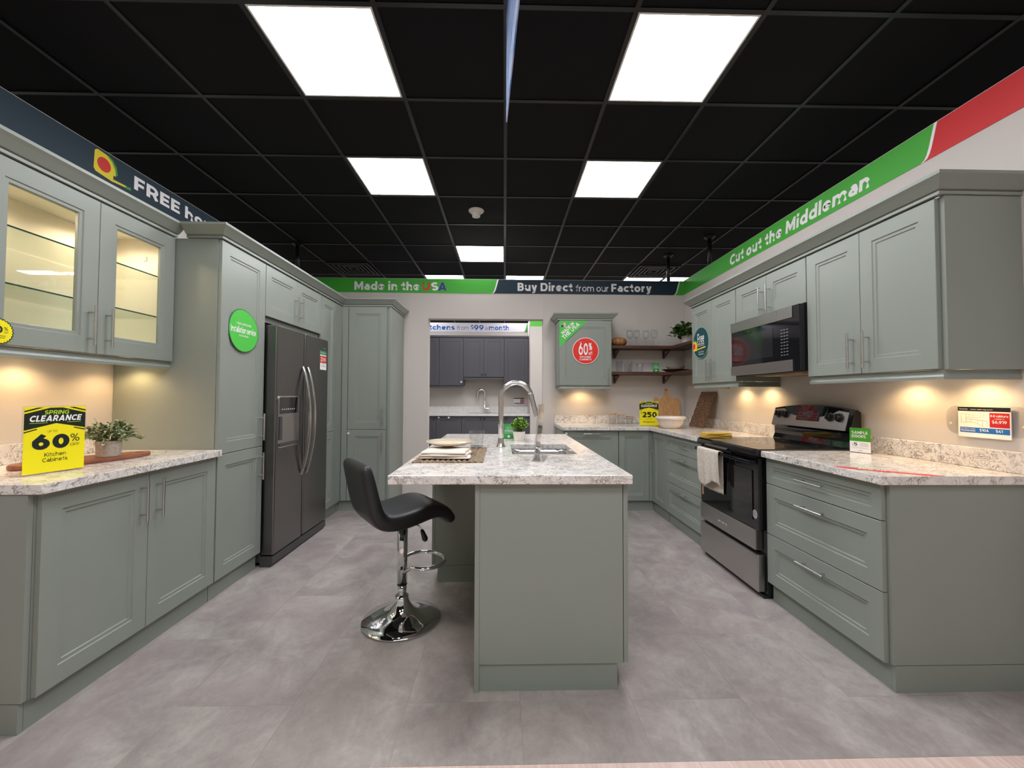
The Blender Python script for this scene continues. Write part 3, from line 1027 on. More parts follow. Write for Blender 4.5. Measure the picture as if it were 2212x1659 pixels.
# glazed cabinet -------------------------------------------------------
GB, GT = 1.450, 2.215
t = thing('glass_cabinet', (-2.19, 2.08, GB), 'sage green wall cabinet with two glass doors and lit cream inside', 'cabinet')
MB().box(-2.366, -2.032, 1.607, 1.625, GB, GT).box(-2.366, -2.032, 2.540, 2.558, GB, GT).box(-2.366, -2.032, 1.626, 2.539, GT - 0.019, GT - 0.001).box(-2.366, -2.032, 1.626, 2.539, GB, GB + 0.018).build('carcass', SAGE, t)
inn = MB()
inn.box(-2.365, -2.360, 1.6265, 2.5385, GB + 0.019, GT - 0.020)
inn.box(-2.359, -2.0325, 1.6255, 1.629, GB + 0.019, GT - 0.020).box(-2.359, -2.0325, 2.536, 2.5395, GB + 0.019, GT - 0.020)
inn.box(-2.359, -2.0325, 1.630, 2.535, GB + 0.0185, GB + 0.022).box(-2.359, -2.0325, 1.630, 2.535, GT - 0.024, GT - 0.0195)
inn.box(-2.18, -2.16, 2.530, 2.5355, 2.06, 2.085)
inn.build('lining', INTERIOR, t)
for (a, b, hu) in ((1.610, 2.086, 2.042), (2.086, 2.558, 2.130)):
    dm = door_mesh(FLU, a + 0.0015, b - 0.0015, GB, 2.211, 0.078, hole=True, style='double')
    do = dm.build('glass_door', SAGE, t)
    r = 0.078 + 0.020
    MB().obox(FLU.O, FLU.U, Z, FLU.N, a + r, b - r, GB + r, 2.211 - r, -0.017, -0.013).build('pane', GLASS, do)
    handle_mesh(FLU, hu, GB + 0.135).build('handle', NICKEL, do)
for z in (1.705, 1.945):
    s = MB().box(-2.352, -2.050, 1.632, 2.533, z, z + 0.007).build('glass_shelf', SHELFGLASS, t)
    MB().box(-2.0495, -2.0475, 1.632, 2.533, z, z + 0.007).build('front_edge', SHELFEDGE, s)

def puck(x, y, z, label, power=PUCK_W, spread=150, col=WARM):
    t = thing('puck_light', (x, y, z), label, 'cabinet light', 'warm lights under the wall cabinets')
    MB().tube([(x, y, z - 0.010), (x, y, z - 0.0005)], 0.032, 24).build('housing', NICKEL, t)
    MB().tube([(x, y, z - 0.0125), (x, y, z - 0.0105)], 0.026, 24).build('lens', PUCKM, t)
    ld = bpy.data.lights.new('lamp', 'SPOT')
    ld.energy = power
    ld.color = col
    ld.spot_size = math.radians(spread)
    ld.spot_blend = 0.6
    ld.shadow_soft_size = 0.02
    lo = bpy.data.objects.new('lamp', ld)
    COL.objects.link(lo)
    lo.parent = t
    lo.location = (0, 0, -0.016)
    return t
puck(-2.25, 2.06, GB - 0.001, 'warm lamp under the glass cabinet above the clearance sign')
puck(-2.20, 2.46, GB - 0.001, 'warm lamp under the glass cabinet beside the tall cabinet side')
puck(-2.25, 1.68, GB - 0.001, 'warm lamp under the glass cabinet at its near end')
puck(2.17, 2.20, UB - 0.001, 'warm lamp under the nearest right wall cabinet, nearer the range')
puck(2.17, 1.88, UB - 0.001, 'warm lamp under the nearest right wall cabinet above the price card')
puck(2.17, 3.42, UB - 0.001, 'warm lamp under the cabinet left of the microwave, nearer one')
puck(2.17, 3.78, UB - 0.001, 'warm lamp under the cabinet left of the microwave, farther one')
puck(0.97, 4.96, UB - 0.001, 'warm lamp under the single cabinet on the back wall')
puck(-2.20, 1.80, GT - 0.0245, 'warm lamp inside the glass cabinet above the first door', 3.4, 170, (1.0, 0.80, 0.56))
puck(-2.20, 2.33, GT - 0.0245, 'warm lamp inside the glass cabinet above the second door', 3.4, 170, (1.0, 0.80, 0.56))

# ------------------------------------------------------------------ countertops
def slab(pts, z0, z1):
    return MB().prism([Vector((x, y, z0)) for x, y in pts], Vector((0, 0, z1 - z0)))
t = thing('countertop', (-2.03, 2.07, CT0), 'veined white quartz countertop on the left base cabinet', 'countertop', 'quartz countertops')
slab([(WL + 0.001, 1.578), (-1.703, 1.578), (-1.703, 2.564), (WL + 0.001, 2.564)], CT0, CT1).build('slab', QUARTZ, t, bevel=0.003)
MB().box(WL + 0.001, WL + 0.021, 1.58, 2.563, CT1 + 0.0005, CT1 + 0.095).build('backsplash', QUARTZ, t, bevel=0.002)
t = thing('countertop', (1.94, 2.12, CT0), 'veined white quartz countertop nearest on the right with red strip', 'countertop', 'quartz countertops')
slab([(1.605, 1.712), (WR - 0.001, 1.712), (WR - 0.001, 2.523), (1.605, 2.523)], CT0, CT1).build('slab', QUARTZ, t, bevel=0.003)
MB().box(WR - 0.021, WR - 0.001, 1.713, 2.523, CT1 + 0.0005, CT1 + 0.095).build('backsplash', QUARTZ, t, bevel=0.002)
t = thing('countertop', (1.6, 4.6, CT0), 'L-shaped veined quartz countertop in the back corner under the shelves', 'countertop', 'quartz countertops')
slab([(0.650, 4.428), (1.605, 4.428), (1.605, 3.294), (WR - 0.001, 3.294), (WR - 0.001, WB - 0.001), (0.650, WB - 0.001)], CT0, CT1).build('slab', QUARTZ, t, bevel=0.003)
MB().box(WR - 0.021, WR - 0.001, 3.296, WB - 0.022, CT1 + 0.0005, CT1 + 0.095).box(0.652, WR - 0.001, WB - 0.021, WB - 0.001, CT1 + 0.0005, CT1 + 0.095).build('backsplash', QUARTZ, t, bevel=0.002)

# ------------------------------------------------------------------ island
t = thing('island_cabinet', (0.21, 2.66, 0), 'sage green kitchen island base with plain end panel facing the camera', 'cabinet')
MB().box(-0.112, -0.092, 1.768, 3.560, 0, CT0 - 0.001).build('side_panel', SAGE, t)
MB().box(-0.0915, 0.521, 1.772, 1.792, KZ, CT0 - 0.001).build('end_panel', SAGE, t)
MB().box(-0.0915, 0.496, 1.778, 1.796, 0, KZ - 0.004).box(0.478, 0.496, 1.797, 3.555, 0, KZ - 0.004).build('plinth', SAGE, t)
MB().box(-0.0915, 0.521, 1.793, 3.555, KZ, KZ + 0.018).box(-0.0915, 0.521, 3.537, 3.555, KZ + 0.019, CT0 - 0.001).build('carcass', SAGE, t)
FI = Face((0.545, 0, 0), (0, 1, 0), (1, 0, 0))
for a, b, h in ((1.774, 2.232, 2.19), (2.232, 2.690, 2.275), (2.690, 3.125, 3.08), (3.125, 3.560, 3.17)):
    put_door(FI, t, 'door', a, b, KZ, CT0 - 0.004, SAGE, ('v', h, 0.735))
FI2 = Face((-0.465, 0, 0), (0, 1, 0), (-1, 0, 0))
t = thing('island_cabinet', (-0.29, 3.18, 0), 'shallow sage green cabinet at the far end of the island overhang', 'cabinet')
MB().box(-0.443, -0.114, 2.80, 3.558, KZ, CT0 - 0.001).build('carcass', SAGE, t)
MB().box(-0.425, -0.114, 2.802, 3.556, 0, KZ - 0.002).build('plinth', SAGE, t)
for a, b, h in ((2.80, 3.178, 3.14), (3.178, 3.558, 3.22)):
    put_door(FI2, t, 'door', a, b, KZ, CT0 - 0.004, SAGE, ('v', h, 0.735))
# worktop with the sink opening
IX0, IX1, IY0, IY1 = -0.476, 0.557, 1.742, 3.615
SX0, SX1, SY0, SY1 = 0.062, 0.440, 2.372, 2.882
def rrect(x0, x1, y0, y1, r, n=6):
    out = []
    for cx, cy, a in ((x1 - r, y1 - r, 0), (x0 + r, y1 - r, 90), (x0 + r, y0 + r, 180), (x1 - r, y0 + r, 270)):
        for k in range(n + 1):
            q = math.radians(a + 90 * k / n)
            out.append((cx + r * math.cos(q), cy + r * math.sin(q)))
    return out
t = thing('countertop', ((IX0 + IX1) / 2, (IY0 + IY1) / 2, CT0), 'veined white quartz island countertop with sink cut-out', 'countertop', 'quartz countertops')
hole = rrect(SX0, SX1, SY0, SY1, 0.025)
mb = MB()
bm = mb.bm
def ringsq(z):
    """outer ring points matched one by one to the hole ring"""
    n = len(hole) // 4
    cs = [(IX1, IY1), (IX0, IY1), (IX0, IY0), (IX1, IY0)]
    o = [bm.verts.new((cs[q][0], cs[q][1], z)) for q in range(4)]
    h = [bm.verts.new((x, y, z)) for x, y in hole]
    return o, h, n
oT, hT, n = ringsq(CT1)
oB, hB, n = ringsq(CT0)
for (o, h) in ((oT, hT), (oB, hB)):
    for q in range(4):
        for k in range(q * n, q * n + n - 1):
            bm.faces.new((o[q], h[k], h[k + 1]))
        e = (q + 1) % 4
        bm.faces.new((o[q], h[q * n + n - 1], h[e * n], o[e]))
for q in range(4):
    bm.faces.new((oT[q], oT[(q + 1) % 4], oB[(q + 1) % 4], oB[q]))
for k in range(len(hole)):
    k2 = (k + 1) % len(hole)
    bm.faces.new((hT[k], hB[k], hB[k2], hT[k2]))
mb.build('slab', QUARTZ, t, bevel=0.003)
# sink bowl
t = thing('sink', ((SX0 + SX1) / 2, (SY0 + SY1) / 2, 0.67), 'undermount stainless steel sink set into the island countertop', 'sink')
mb = MB()
bm = mb.bm
rings = []
for e, z, r in ((-0.02, CT0 - 0.001, 0.05), (0.002, CT0 - 0.001, 0.06), (0.004, CT0 - 0.02, 0.06), (0.012, 0.72, 0.06), (0.03, 0.70, 0.06), (0.12, 0.697, 0.04)):
    rings.append([bm.verts.new((x, y, z)) for x, y in rrect(SX0 + e, SX1 - e, SY0 + e, SY1 - e, r)])
for a, b in zip(rings, rings[1:]):
    for k in range(len(a)):
        k2 = (k + 1) % len(a)
        bm.faces.new((a[k], a[k2], b[k2], b[k]))
bm.faces.new(rings[-1])
so = mb.build('bowl', SINKST, t, smooth=True)
sm = so.modifiers.new('wall', 'SOLIDIFY')
sm.thickness = 0.0012
MB().lathe([(0, 0.699), (0.042, 0.699), (0.045, 0.703), (0.03, 0.701), (0, 0.700)], 0.25, 2.63, 24).build('drain', CHROME, t)
# faucet
fx, fy = -0.005, 2.692
t = thing('faucet', (fx, fy, CT1), 'tall brushed nickel gooseneck faucet on the island beside the sink', 'faucet')
MB().lathe([(0, CT1), (0.030, CT1), (0.030, CT1 + 0.004), (0.022, CT1 + 0.025), (0.0185, CT1 + 0.06), (0, CT1 + 0.06)], fx, fy, 28).build('base', NICKEL, t, smooth=False)
pts = [(fx, fy, CT1 + 0.05), (fx, fy, 1.10)]
R = 0.0985
for k in range(0, 23):
    a = math.radians(180 - 165 * k / 22)
    pts.append((fx + R + R * math.cos(a), fy, 1.236 + R * math.sin(a)))
MB().tube(pts, 0.0165, 20).build('neck', NICKEL, t, smooth=True)
e = Vector(pts[-1])
dv = Vector((math.sin(math.radians(15)), 0, -math.cos(math.radians(15))))
MB().tube([e, e + dv * 0.035, e + dv * 0.036, e + dv * 0.15, e + dv * 0.152], [0.0172, 0.0172, 0.0155, 0.0165, 0.012], 20).build('spray_head', NICKEL, t, smooth=False)

# ------------------------------------------------------------------ bar stool
def make_stool():
    cx, cy = -0.553, 2.345
    t = thing('bar_stool', (cx, cy, 0), 'black leather bar stool on a round chrome base beside the island', 'stool')
    prof = [(0, 0.001), (0.212, 0.001), (0.216, 0.006), (0.213, 0.011), (0.15, 0.024), (0.10, 0.038), (0.065, 0.062), (0.045, 0.095), (0.036, 0.125), (0.036, 0.135), (0, 0.135)]
    MB().lathe(prof, cx, cy, 64).build('base', CHROME, t, smooth=True)
    MB().tube([(cx, cy, 0.13), (cx, cy, 0.20)], 0.0245, 28).build('lower_post', CHROME, t, smooth=True)
    MB().tube([(cx, cy, 0.196), (cx, cy, 0.200)], 0.0285, 28).build('collar', BLACKPL, t)
    MB().tube([(cx, cy, 0.2005), (cx, cy, 0.555)], 0.0280, 28).build('post', CHROME, t, smooth=True)
    F = Vector((0.82, 0.57, 0)).normalized()
    S = Vector((F.y, -F.x, 0))          # towards the viewer
    C = Vector((cx, cy, 0))
    # foot ring
    pts = []
    for k in range(0, 29):
        a = math.radians(-150 + 300 * k / 28)
        r = 0.115
        pts.append(C + F * (0.13 + r * math.cos(a)) + S * (r * 1.15 * math.sin(a)) + Z * 0.30)
    st = [C + S * (-0.026) + F * 0.0 + Z * 0.27] + pts + [C + S * 0.026 + Z * 0.27]
    MB().tube(st, 0.0095, 12).build('footrest', CHROME, t, smooth=True)
    # lever
    lv = MB().tube([C + F * 0.02 + S * 0.02 + Z * 0.545, C + F * 0.07 + S * 0.06 + Z * 0.52, C + F * 0.085 + S * 0.07 + Z * 0.49], 0.005, 8).build('lever', CHROME, t)
    MB().tube([C + F * 0.083 + S * 0.068 + Z * 0.50, C + F * 0.088 + S * 0.072 + Z * 0.485, C + F * 0.098 + S * 0.082 + Z * 0.45, C + F * 0.102 + S * 0.085 + Z * 0.437], [0.008, 0.012, 0.017, 0.010], 12).build('grip', BLACKPL, lv, smooth=True)
    MB().obox(C + Z * 0.540, F, S, Z, -0.08, 0.08, -0.08, 0.08, 0, 0.014).build('seat_plate', BLACKMET, t)
    # one padded shell: back, bend and waterfall seat
    mid = [(-0.262, 0.900), (-0.252, 0.86), (-0.238, 0.80), (-0.222, 0.73), (-0.205, 0.66), (-0.182, 0.612), (-0.14, 0.590), (-0.07, 0.590), (0.0, 0.600), (0.07, 0.617), (0.13, 0.622), (0.175, 0.605), (0.205, 0.575), (0.218, 0.548)]
    th = [0.058, 0.066, 0.070, 0.074, 0.080, 0.090, 0.092, 0.092, 0.090, 0.088, 0.084, 0.078, 0.070, 0.060]
    half = 0.195
    mb = MB()
    bm = mb.bm
    rows = []
    for i, (a, z) in enumerate(mid):
        p0, p1 = mid[max(0, i - 1)], mid[min(len(mid) - 1, i + 1)]
        tx, tz = p1[0] - p0[0], p1[1] - p0[1]
        L = math.hypot(tx, tz)
        nx, nz = -tz / L, tx / L
        h = th[i] / 2
        row = []
        wd = half * (0.93 if i == 0 else 1.0)
        for s, k in ((-wd, 0.55), (-wd * 0.9, 1.0), (-wd * 0.3, 1.0), (wd * 0.3, 1.0), (wd * 0.9, 1.0), (wd, 0.55)):
            row.append(bm.verts.new(C + F * (a + nx * h * k) + S * s + Z * (z + nz * h * k)))
        for s, k in ((wd, -0.55), (wd * 0.9, -1.0), (wd * 0.3, -1.0), (-wd * 0.3, -1.0), (-wd * 0.9, -1.0), (-wd, -0.55)):
            row.append(bm.verts.new(C + F * (a + nx * h * k) + S * s + Z * (z + nz * h * k)))
        rows.append(row)
    n = len(rows[0])
    for a, b in zip(rows, rows[1:]):
        for k in range(n):
            bm.faces.new((a[k], a[(k + 1) % n], b[(k + 1) % n], b[k]))
    for row in (rows[0], rows[-1]):
        for k in range(5):
            bm.faces.new((row[k], row[k + 1], row[10 - k], row[11 - k]))
    mb.build('seat', LEATHER, t, smooth=True, subsurf=2)
    return t
make_stool()

# ------------------------------------------------------------------ fridge
def make_fridge():
    y0, y1 = 3.062, 3.958
    t = thing('fridge', (-2.0, 3.51, 0), 'dark stainless side-by-side fridge with water dispenser', 'fridge')
    MB().box(-2.33, -1.752, y0 + 0.004, y1 - 0.004, 0.03, 1.752).build('body', FRIDGESIDE, t, bevel=0.004)
    MB().box(-1.750, -1.655, y0, 3.482, 0.085, 1.768).build('door', DARKSTEEL, t, bevel=0.010)
    MB().box(-1.750, -1.655, 3.503, y1, 0.085, 1.768).build('door', DARKSTEEL, t, bevel=0.010)
    MB().box(-1.7505, -1.700, 3.4825, 3.5025, 0.09, 1.76).build('door_gasket', BLACKPL, t)
    # base grille
    gr = MB().prism([Vector((-1.75, y0 + 0.0, z)) for z in (0.0,)] + [Vector((-1.68, y0, 0.0)), Vector((-1.66, y0, 0.02)), Vector((-1.66, y0, 0.075)), Vector((-1.75, y0, 0.075))], Vector((0, y1 - y0, 0)))
    gr.build('base_grille', FRIDGESIDE, t)
    # handles: flat bowed bars
    for yy in (3.452, 3.538):
        pts = []
        for k in range(0, 25):
            s = k / 24
            z = 0.60 + 0.885 * s
            pts.append((-1.650 + 0.066 * math.sin(math.pi * s) ** 0.8, z))
        mb = MB()
        bm = mb.bm
        rows = []
        for x, z in pts:
            rows.append([bm.verts.new((x + dx, yy + dy, z)) for dx, dy in ((-0.008, -0.014), (0.004, -0.014), (0.008, -0.009), (0.008, 0.009), (0.004, 0.014), (-0.008, 0.014))])
        for a, b in zip(rows, rows[1:]):
            for k in range(6):
                bm.faces.new((a[k], a[(k + 1) % 6], b[(k + 1) % 6], b[k]))
        bm.faces.new(rows[0]); bm.faces.new(rows[-1])
        for z in (0.605, 1.480):
            mb.box(-1.6545, -1.646, yy - 0.012, yy + 0.012, z - 0.012, z + 0.012)
        mb.build('handle', NICKEL, t, smooth=False)
    # dispenser
    PD = Plane((-1.6548, 3.088, 0.853), (0, 1, 0))
    d = MB()
    w, h = 0.300, 0.388
    o, i = rrect(0, w, 0, h, 0.025), rrect(0.009, w - 0.009, 0.009, h - 0.009, 0.018)
    bm = d.bm
    a = [bm.verts.new(PD.p(u, v, 0.0)) for u, v in o]
    b = [bm.verts.new(PD.p(u, v, 0.006)) for u, v in o]
    c = [bm.verts.new(PD.p(u, v, 0.006)) for u, v in i]
    e = [bm.verts.new(PD.p(u, v, 0.0)) for u, v in i]
    for p, q in ((a, b), (b, c), (c, e), (e, a)):
        for k in range(len(p)):
            bm.faces.new((p[k], p[(k + 1) % len(p)], q[(k + 1) % len(p)], q[k]))
    disp = d.build('dispenser', NICKEL, t)
    mm = MB(); PD.rect(mm, 0.010, w - 0.010, 0.255, h - 0.010, 0.0005, 0.004)
    mm.build('control_panel', BLACKGLASS, disp)
    mm = MB()
    for k in range(7):
        PD.rect(mm, 0.045 + k * 0.03, 0.062 + k * 0.03, 0.283, 0.292, 0.0047, 0.0003)
    mm.build('indicator', flat(170, 170, 168), disp)
    mm = MB(); PD.rect(mm, 0.012, w - 0.012, 0.035, 0.254, 0.0005, 0.002)
    mm.build('recess', STEEL, disp)
    mm = MB(); PD.rect(mm, 0.012, 0.045, 0.060, 0.235, 0.0028, 0.010)
    mm.build('ice_chute', FRIDGESIDE, disp)
    mm = MB(); PD.rect(mm, 0.012, w - 0.012, 0.012, 0.034, 0.0005, 0.014)
    mm.build('drip_tray', DARKSTEEL, disp)
    PL = Plane((-1.6546, 3.835, 1.672), (0, 1, 0))
    letters(PL, 'badge', flat(200, 200, 200), t, [dict(s='whirlpool', u=0, v=0.006, cap=0.010, width=0.058, n0=0.0002)])
make_fridge()
# price label magnet on the fridge
PL = Plane((-1.6548, 3.782, 1.482), (0, 1, 0))
t = thing('price_label', PL.p(0.065, 0, 0.0), 'narrow green, red and white price label on the fridge door', 'label')
mm = MB(); PL.rect(mm, 0, 0.130, 0, 0.175, 0, 0.001); mm.build('card', WHITE, t)
mm = MB(); PL.rect(mm, 0, 0.130, 0.138, 0.175, 0.0012, 0.0004); mm.build('green_band', flat(40, 130, 70), t)
mm = MB(); PL.rect(mm, 0, 0.130, 0.062, 0.128, 0.0012, 0.0004); mm.build('red_band', flat(206, 60, 44), t)
letters(PL, 'lettering', WHITE, t, [dict(s='Refrigerator', u=0.065, v=0.151, cap=0.013, width=0.11, align='C', n0=0.0018), dict(s='2', u=0.012, v=0.076, cap=0.040, width=0.026, bold=0.03, n0=0.0018), dict(s='250', u=0.045, v=0.080, cap=0.030, width=0.07, bold=0.02, n0=0.0018)])
letters(PL, 'small_print', flat(60, 90, 60), t, [dict(s='NEW FOR', u=0.065, v=0.042, cap=0.008, align='C', n0=0.0012), dict(s='KITCHENS', u=0.065, v=0.028, cap=0.010, width=0.09, align='C', n0=0.0012)])

# ------------------------------------------------------------------ range
def make_range():
    y0, y1 = 2.530, 3.286
    t = thing('range', (1.92, 2.91, 0), 'freestanding electric range with black glass oven door and steel drawer', 'oven')
    MB().box(1.645, 2.255, y0 + 0.002, y1 - 0.002, 0.02, 0.895).build('body', BLACKMET, t)
    # cooktop with rounded front
    ct = MB().prism([Vector((1.578, y0, 0.872)), Vector((1.572, y0, 0.888)), Vector((1.576, y0, 0.912)), Vector((1.590, y0, 0.922)), Vector((2.19, y0, 0.922)), Vector((2.19, y0, 0.897)), Vector((1.62, y0, 0.897)), Vector((1.62, y0, 0.872))], Vector((0, y1 - y0, 0)))
    ct.build('cooktop', BLACKGLASS, t)
    mm = MB()
    for cx, cy, r in ((1.76, 2.73, 0.11), (1.76, 3.09, 0.085), (2.02, 2.73, 0.085), (2.02, 3.09, 0.105)):
        bm = mm.bm
        a = [bm.verts.new((cx + r * math.cos(q * math.pi / 24), cy + r * math.sin(q * math.pi / 24), 0.9223)) for q in range(48)]
        b = [bm.verts.new((cx + (r - 0.003) * math.cos(q * math.pi / 24), cy + (r - 0.003) * math.sin(q * math.pi / 24), 0.9223)) for q in range(48)]
        for k in range(48):
            bm.faces.new((a[k], a[(k + 1) % 48], b[(k + 1) % 48], b[k]))
    mm.build('burner_ring', flat(70, 70, 70), t)
    # oven door
    od = MB().box(1.600, 1.643, y0 + 0.010, y1 - 0.002, 0.415, 0.866).build('oven_door', BLACKGLASS, t, bevel=0.004)
    MB().box(1.594, 1.5995, 2.60, 3.23, 0.47, 0.78).build('window', BLACKGLASS, od)
    MB().box(1.596, 1.643, y0 + 0.045, y1 - 0.002, 0.285, 0.413).build('lower_panel', STEEL, od, bevel=0.003)
    hb = MB()
    hb.obox(Vector((1.556, y0 + 0.02, 0.838)), Vector((0, 1, 0)), Z, Vector((1, 0, 0)), 0, y1 - y0 - 0.03, -0.011, 0.011, -0.009, 0.009)
    for yy in (y0 + 0.035, y1 - 0.035):
        hb.box(1.566, 1.5995, yy - 0.012, yy + 0.012, 0.828, 0.848)
    hb.build('handle', BLACKGLASS, od, bevel=0.005)
    MB().box(1.594, 1.643, y0 + 0.020, y1 - 0.002, 0.035, 0.262).build('drawer', STEEL, t, bevel=0.006)
    MB().box(1.625, 2.20, y0 + 0.01, y1 - 0.01, 0.0, 0.018).build('toe_base', BLACKMET, t)
    PLg = Plane((1.5955, 3.02, 0.335), (0, -1, 0))
    letters(PLg, 'badge', flat(225, 225, 225), t, [dict(s='amana', u=0, v=0, cap=0.016, width=0.12, bold=0.02, n0=0.0002)])
    # backguard
    side = lambda y: [Vector((2.190, y, 0.923)), Vector((2.235, y, 0.923)), Vector((2.255, y, 0.96)), Vector((2.255, y, 1.150)), Vector((2.235, y, 1.165)), Vector((2.215, y, 1.160)), Vector((2.180, y, 1.030)), Vector((2.205, y, 1.015)), Vector((2.205, y, 0.96))]
    bgm = MB()
    bm = bgm.bm
    rows = []
    ny = 18
    for k in range(ny + 1):
        s = k / ny
        bow = 0.028 * (1 - (2 * s - 1) ** 2)
        rows.append([bm.verts.new(p + Z * (bow if p.z > 1.1 else 0)) for p in side(y0 + 0.004 + (y1 - y0 - 0.008) * s)])
    for a, b in zip(rows, rows[1:]):
        for k in range(9):
            bm.faces.new((a[k], a[(k + 1) % 9], b[(k + 1) % 9], b[k]))
    bm.faces.new(rows[0]); bm.faces.new(rows[-1])
    bgo = bgm.build('backguard', BLACKGLASS, t)
    V = (Vector((2.215, 0, 1.160)) - Vector((2.180, 0, 1.030))).normalized()
    PB = Plane((2.180, y1 - 0.012, 1.030), (0, -1, 0), V)
    Wd = y1 - y0 - 0.05
    mm = MB()
    top = [(Wd * (1 - k / 16), 0.122 + 0.024 * (1 - (2 * k / 16 - 1) ** 2)) for k in range(17)]
    PB.poly(mm, [(0, 0.002), (Wd, 0.002)] + top, 0.0004, 0.003)
    mm.build('control_panel', STEEL, bgo)
    mm = MB(); PB.rect(mm, 0.255, 0.475, 0.048, 0.120, 0.0036, 0.002)
    mm.build('display', BLACKGLASS, bgo)
    mm = MB()
    for i in range(3):
        for k in range(8):
            PB.rect(mm, 0.268 + k * 0.025, 0.282 + k * 0.025, 0.062 + i * 0.018, 0.066 + i * 0.018, 0.0057, 0.0002)
    mm.build('display_print', flat(90, 92, 92), bgo)
    for u in (0.060, 0.135, 0.565, 0.640):
        c = PB.p(u, 0.085, 0.0036)
        kb = MB().tube([c, c + PB.N * 0.006, c + PB.N * 0.0065, c + PB.N * 0.024, c + PB.N * 0.026], [0.030, 0.029, 0.022, 0.020, 0.016], 20)
        kb.obox(c + PB.N * 0.024, PB.U, PB.V, PB.N, -0.005, 0.005, -0.020, 0.020, 0, 0.010)
        kb.build('knob', BLACKPL, bgo)
make_range()
PLs = Plane((1.5935, 3.17, 0.47), (0, -1, 0))
t = thing('round_sticker', (1.5935, 2.575, 0.505), 'small round grey sticker low on the black oven door', 'sticker')
PS = Plane((1.5992, 2.603, 0.478), (0, -1, 0))
mm = MB(); PS.poly(mm, ellipse(0.024, 0.030, 0.024, 0.028), 0, 0.0006); mm.build('disc', flat(168, 164, 172), t)
letters(PS, 'lettering', flat(80, 80, 90), t, [dict(s='READY', u=0.024, v=0.040, cap=0.006, align='C', n0=0.0008), dict(s='TO COOK', u=0.024, v=0.029, cap=0.006, align='C', n0=0.0008), dict(s='SAFELY', u=0.024, v=0.018, cap=0.006, align='C', n0=0.0008)])
mm = MB(); PH = Plane((1.5992, 3.262, 0.475), (0, -1, 0)); PH.rect(mm, 0, 0.022, 0, 0.062, 0, 0.0006)
tag(mm.build('small_label', flat(196, 150, 112)), 'tiny upright orange label on the oven door below the towel', 'sticker')

# towels on the oven handle
def make_towel():
    mb = MB()
    yA, yB = 2.905, 3.215
    def path(s, y):
        # s 0..1 from front hem over the bar to the rear hem
        w = math.sin((y - yA) * 62) * 0.006 + math.sin((y - yA) * 27 + 1.0) * 0.006
        front = 0.600 + 0.030 * math.sin((y - yA) * 21)
        if s < 0.46:
            k = s / 0.46
            z = front + (0.846 - front) * k
            return Vector((1.538 + w * (1 - k) - 0.004 * math.sin(k * 3.1), y - (1 - k) * 0.015, z))
        if s < 0.56:
            a = math.pi * (s - 0.46) / 0.10
            return Vector((1.556 - 0.018 * math.cos(a), y, 0.846 + 0.012 * math.sin(a)))
        k = (s - 0.56) / 0.44
        return Vector((1.574 + 0.5 * w * k + 0.006 * k, y + k * 0.012, 0.846 - (0.846 - 0.548) * k))
    mb.grid(lambda u, v: path(v, yA + (yB - yA) * u), 60, 50)
    o = mb.build('dish_towel', TOWEL, None, smooth=True, recalc=False)
    s = o.modifiers.new('cloth', 'SOLIDIFY')
    s.thickness = 0.003
    s.offset = 0
    tag(o, 'pale patterned dish towel hanging over the oven door handle', 'towel')
make_towel()

# ------------------------------------------------------------------ microwave
def make_microwave():
    y0, y1, z0, z1 = 2.530, 3.298, 1.410, 1.838
    t = thing('microwave', (2.07, 2.91, z0), 'over-the-range microwave with black glass and steel bands', 'microwave')
    MB().box(1.905, 2.272, y0, y1, z0, z1).build('body', BLACKMET, t)
    fr = MB().box(1.868, 1.904, y0, y1, z0 + 0.004, z1 - 0.002).build('door', BLACKGLASS, t, bevel=0.002)
    FM = Plane((1.8675, y1, z0), (0, -1, 0))
    W = y1 - y0
    H = z1 - z0
    for a, b in ((H - 0.078, H - 0.002), (0.004, 0.078)):
        mm = MB()
        FM.rect(mm, 0.0, W - 0.205, a, b, 0, 0.006)
        FM.rect(mm, W - 0.203, W - 0.060, a, b, 0, 0.006)
        mm.build('steel_band', STEEL, fr, bevel=0.0015)
    mm = MB(); FM.rect(mm, 0.04, W - 0.255, 0.115, H - 0.115, 0.0002, 0.0008)
    mm.build('window', mat('mw_window', (0.018, 0.018, 0.019, 1), 0.08), fr)
    mm = MB()
    for i in range(9):
        for k in range(3):
            FM.rect(mm, W - 0.175 + k * 0.027, W - 0.158 + k * 0.027, 0.112 + i * 0.021, 0.117 + i * 0.021, 0.0003, 0.0003)
    mm.build('keypad', flat(128, 130, 130), fr)
    MB().box(1.90, 2.20, y0 + 0.03, y0 + 0.50, z0 - 0.012, z0 - 0.0005).build('filter_panel', flat(150, 130, 110), t)
make_microwave()

# ------------------------------------------------------------------ shelves with brackets
def make_shelf(z, label):
    t = thing('corner_shelf', (1.9, 4.95, z), label, 'shelf', 'dark wood corner shelves')
    MB().prism([Vector((x, y, z)) for x, y in ((1.305, 4.85), (2.03, 4.85), (2.03, 4.087), (2.277, 4.087), (2.277, 5.097), (1.305, 5.097))], Vector((0, 0, 0.034))).build('board', DARKWOOD, t, bevel=0.002)
    for x in (1.40, 2.02):
        b = MB().box(x - 0.012, x + 0.012, 5.080, 5.097, z - 0.10, z - 0.001).box(x - 0.012, x + 0.012, 4.875, 5.079, z - 0.014, z - 0.001)
        b.obox(Vector((x, 5.078, z - 0.088)), Vector((1, 0, 0)), Vector((0, -0.80, 0.33)).normalized(), Vector((0, 0.33, 0.80)).normalized(), -0.010, 0.010, 0, 0.20, -0.006, 0.006)
        b.build('bracket', DARKWOOD, t)
    return t
S1, S2 = 1.818, 1.505
make_shelf(S1, 'upper dark wood corner shelf holding wine glasses and ivy pot')
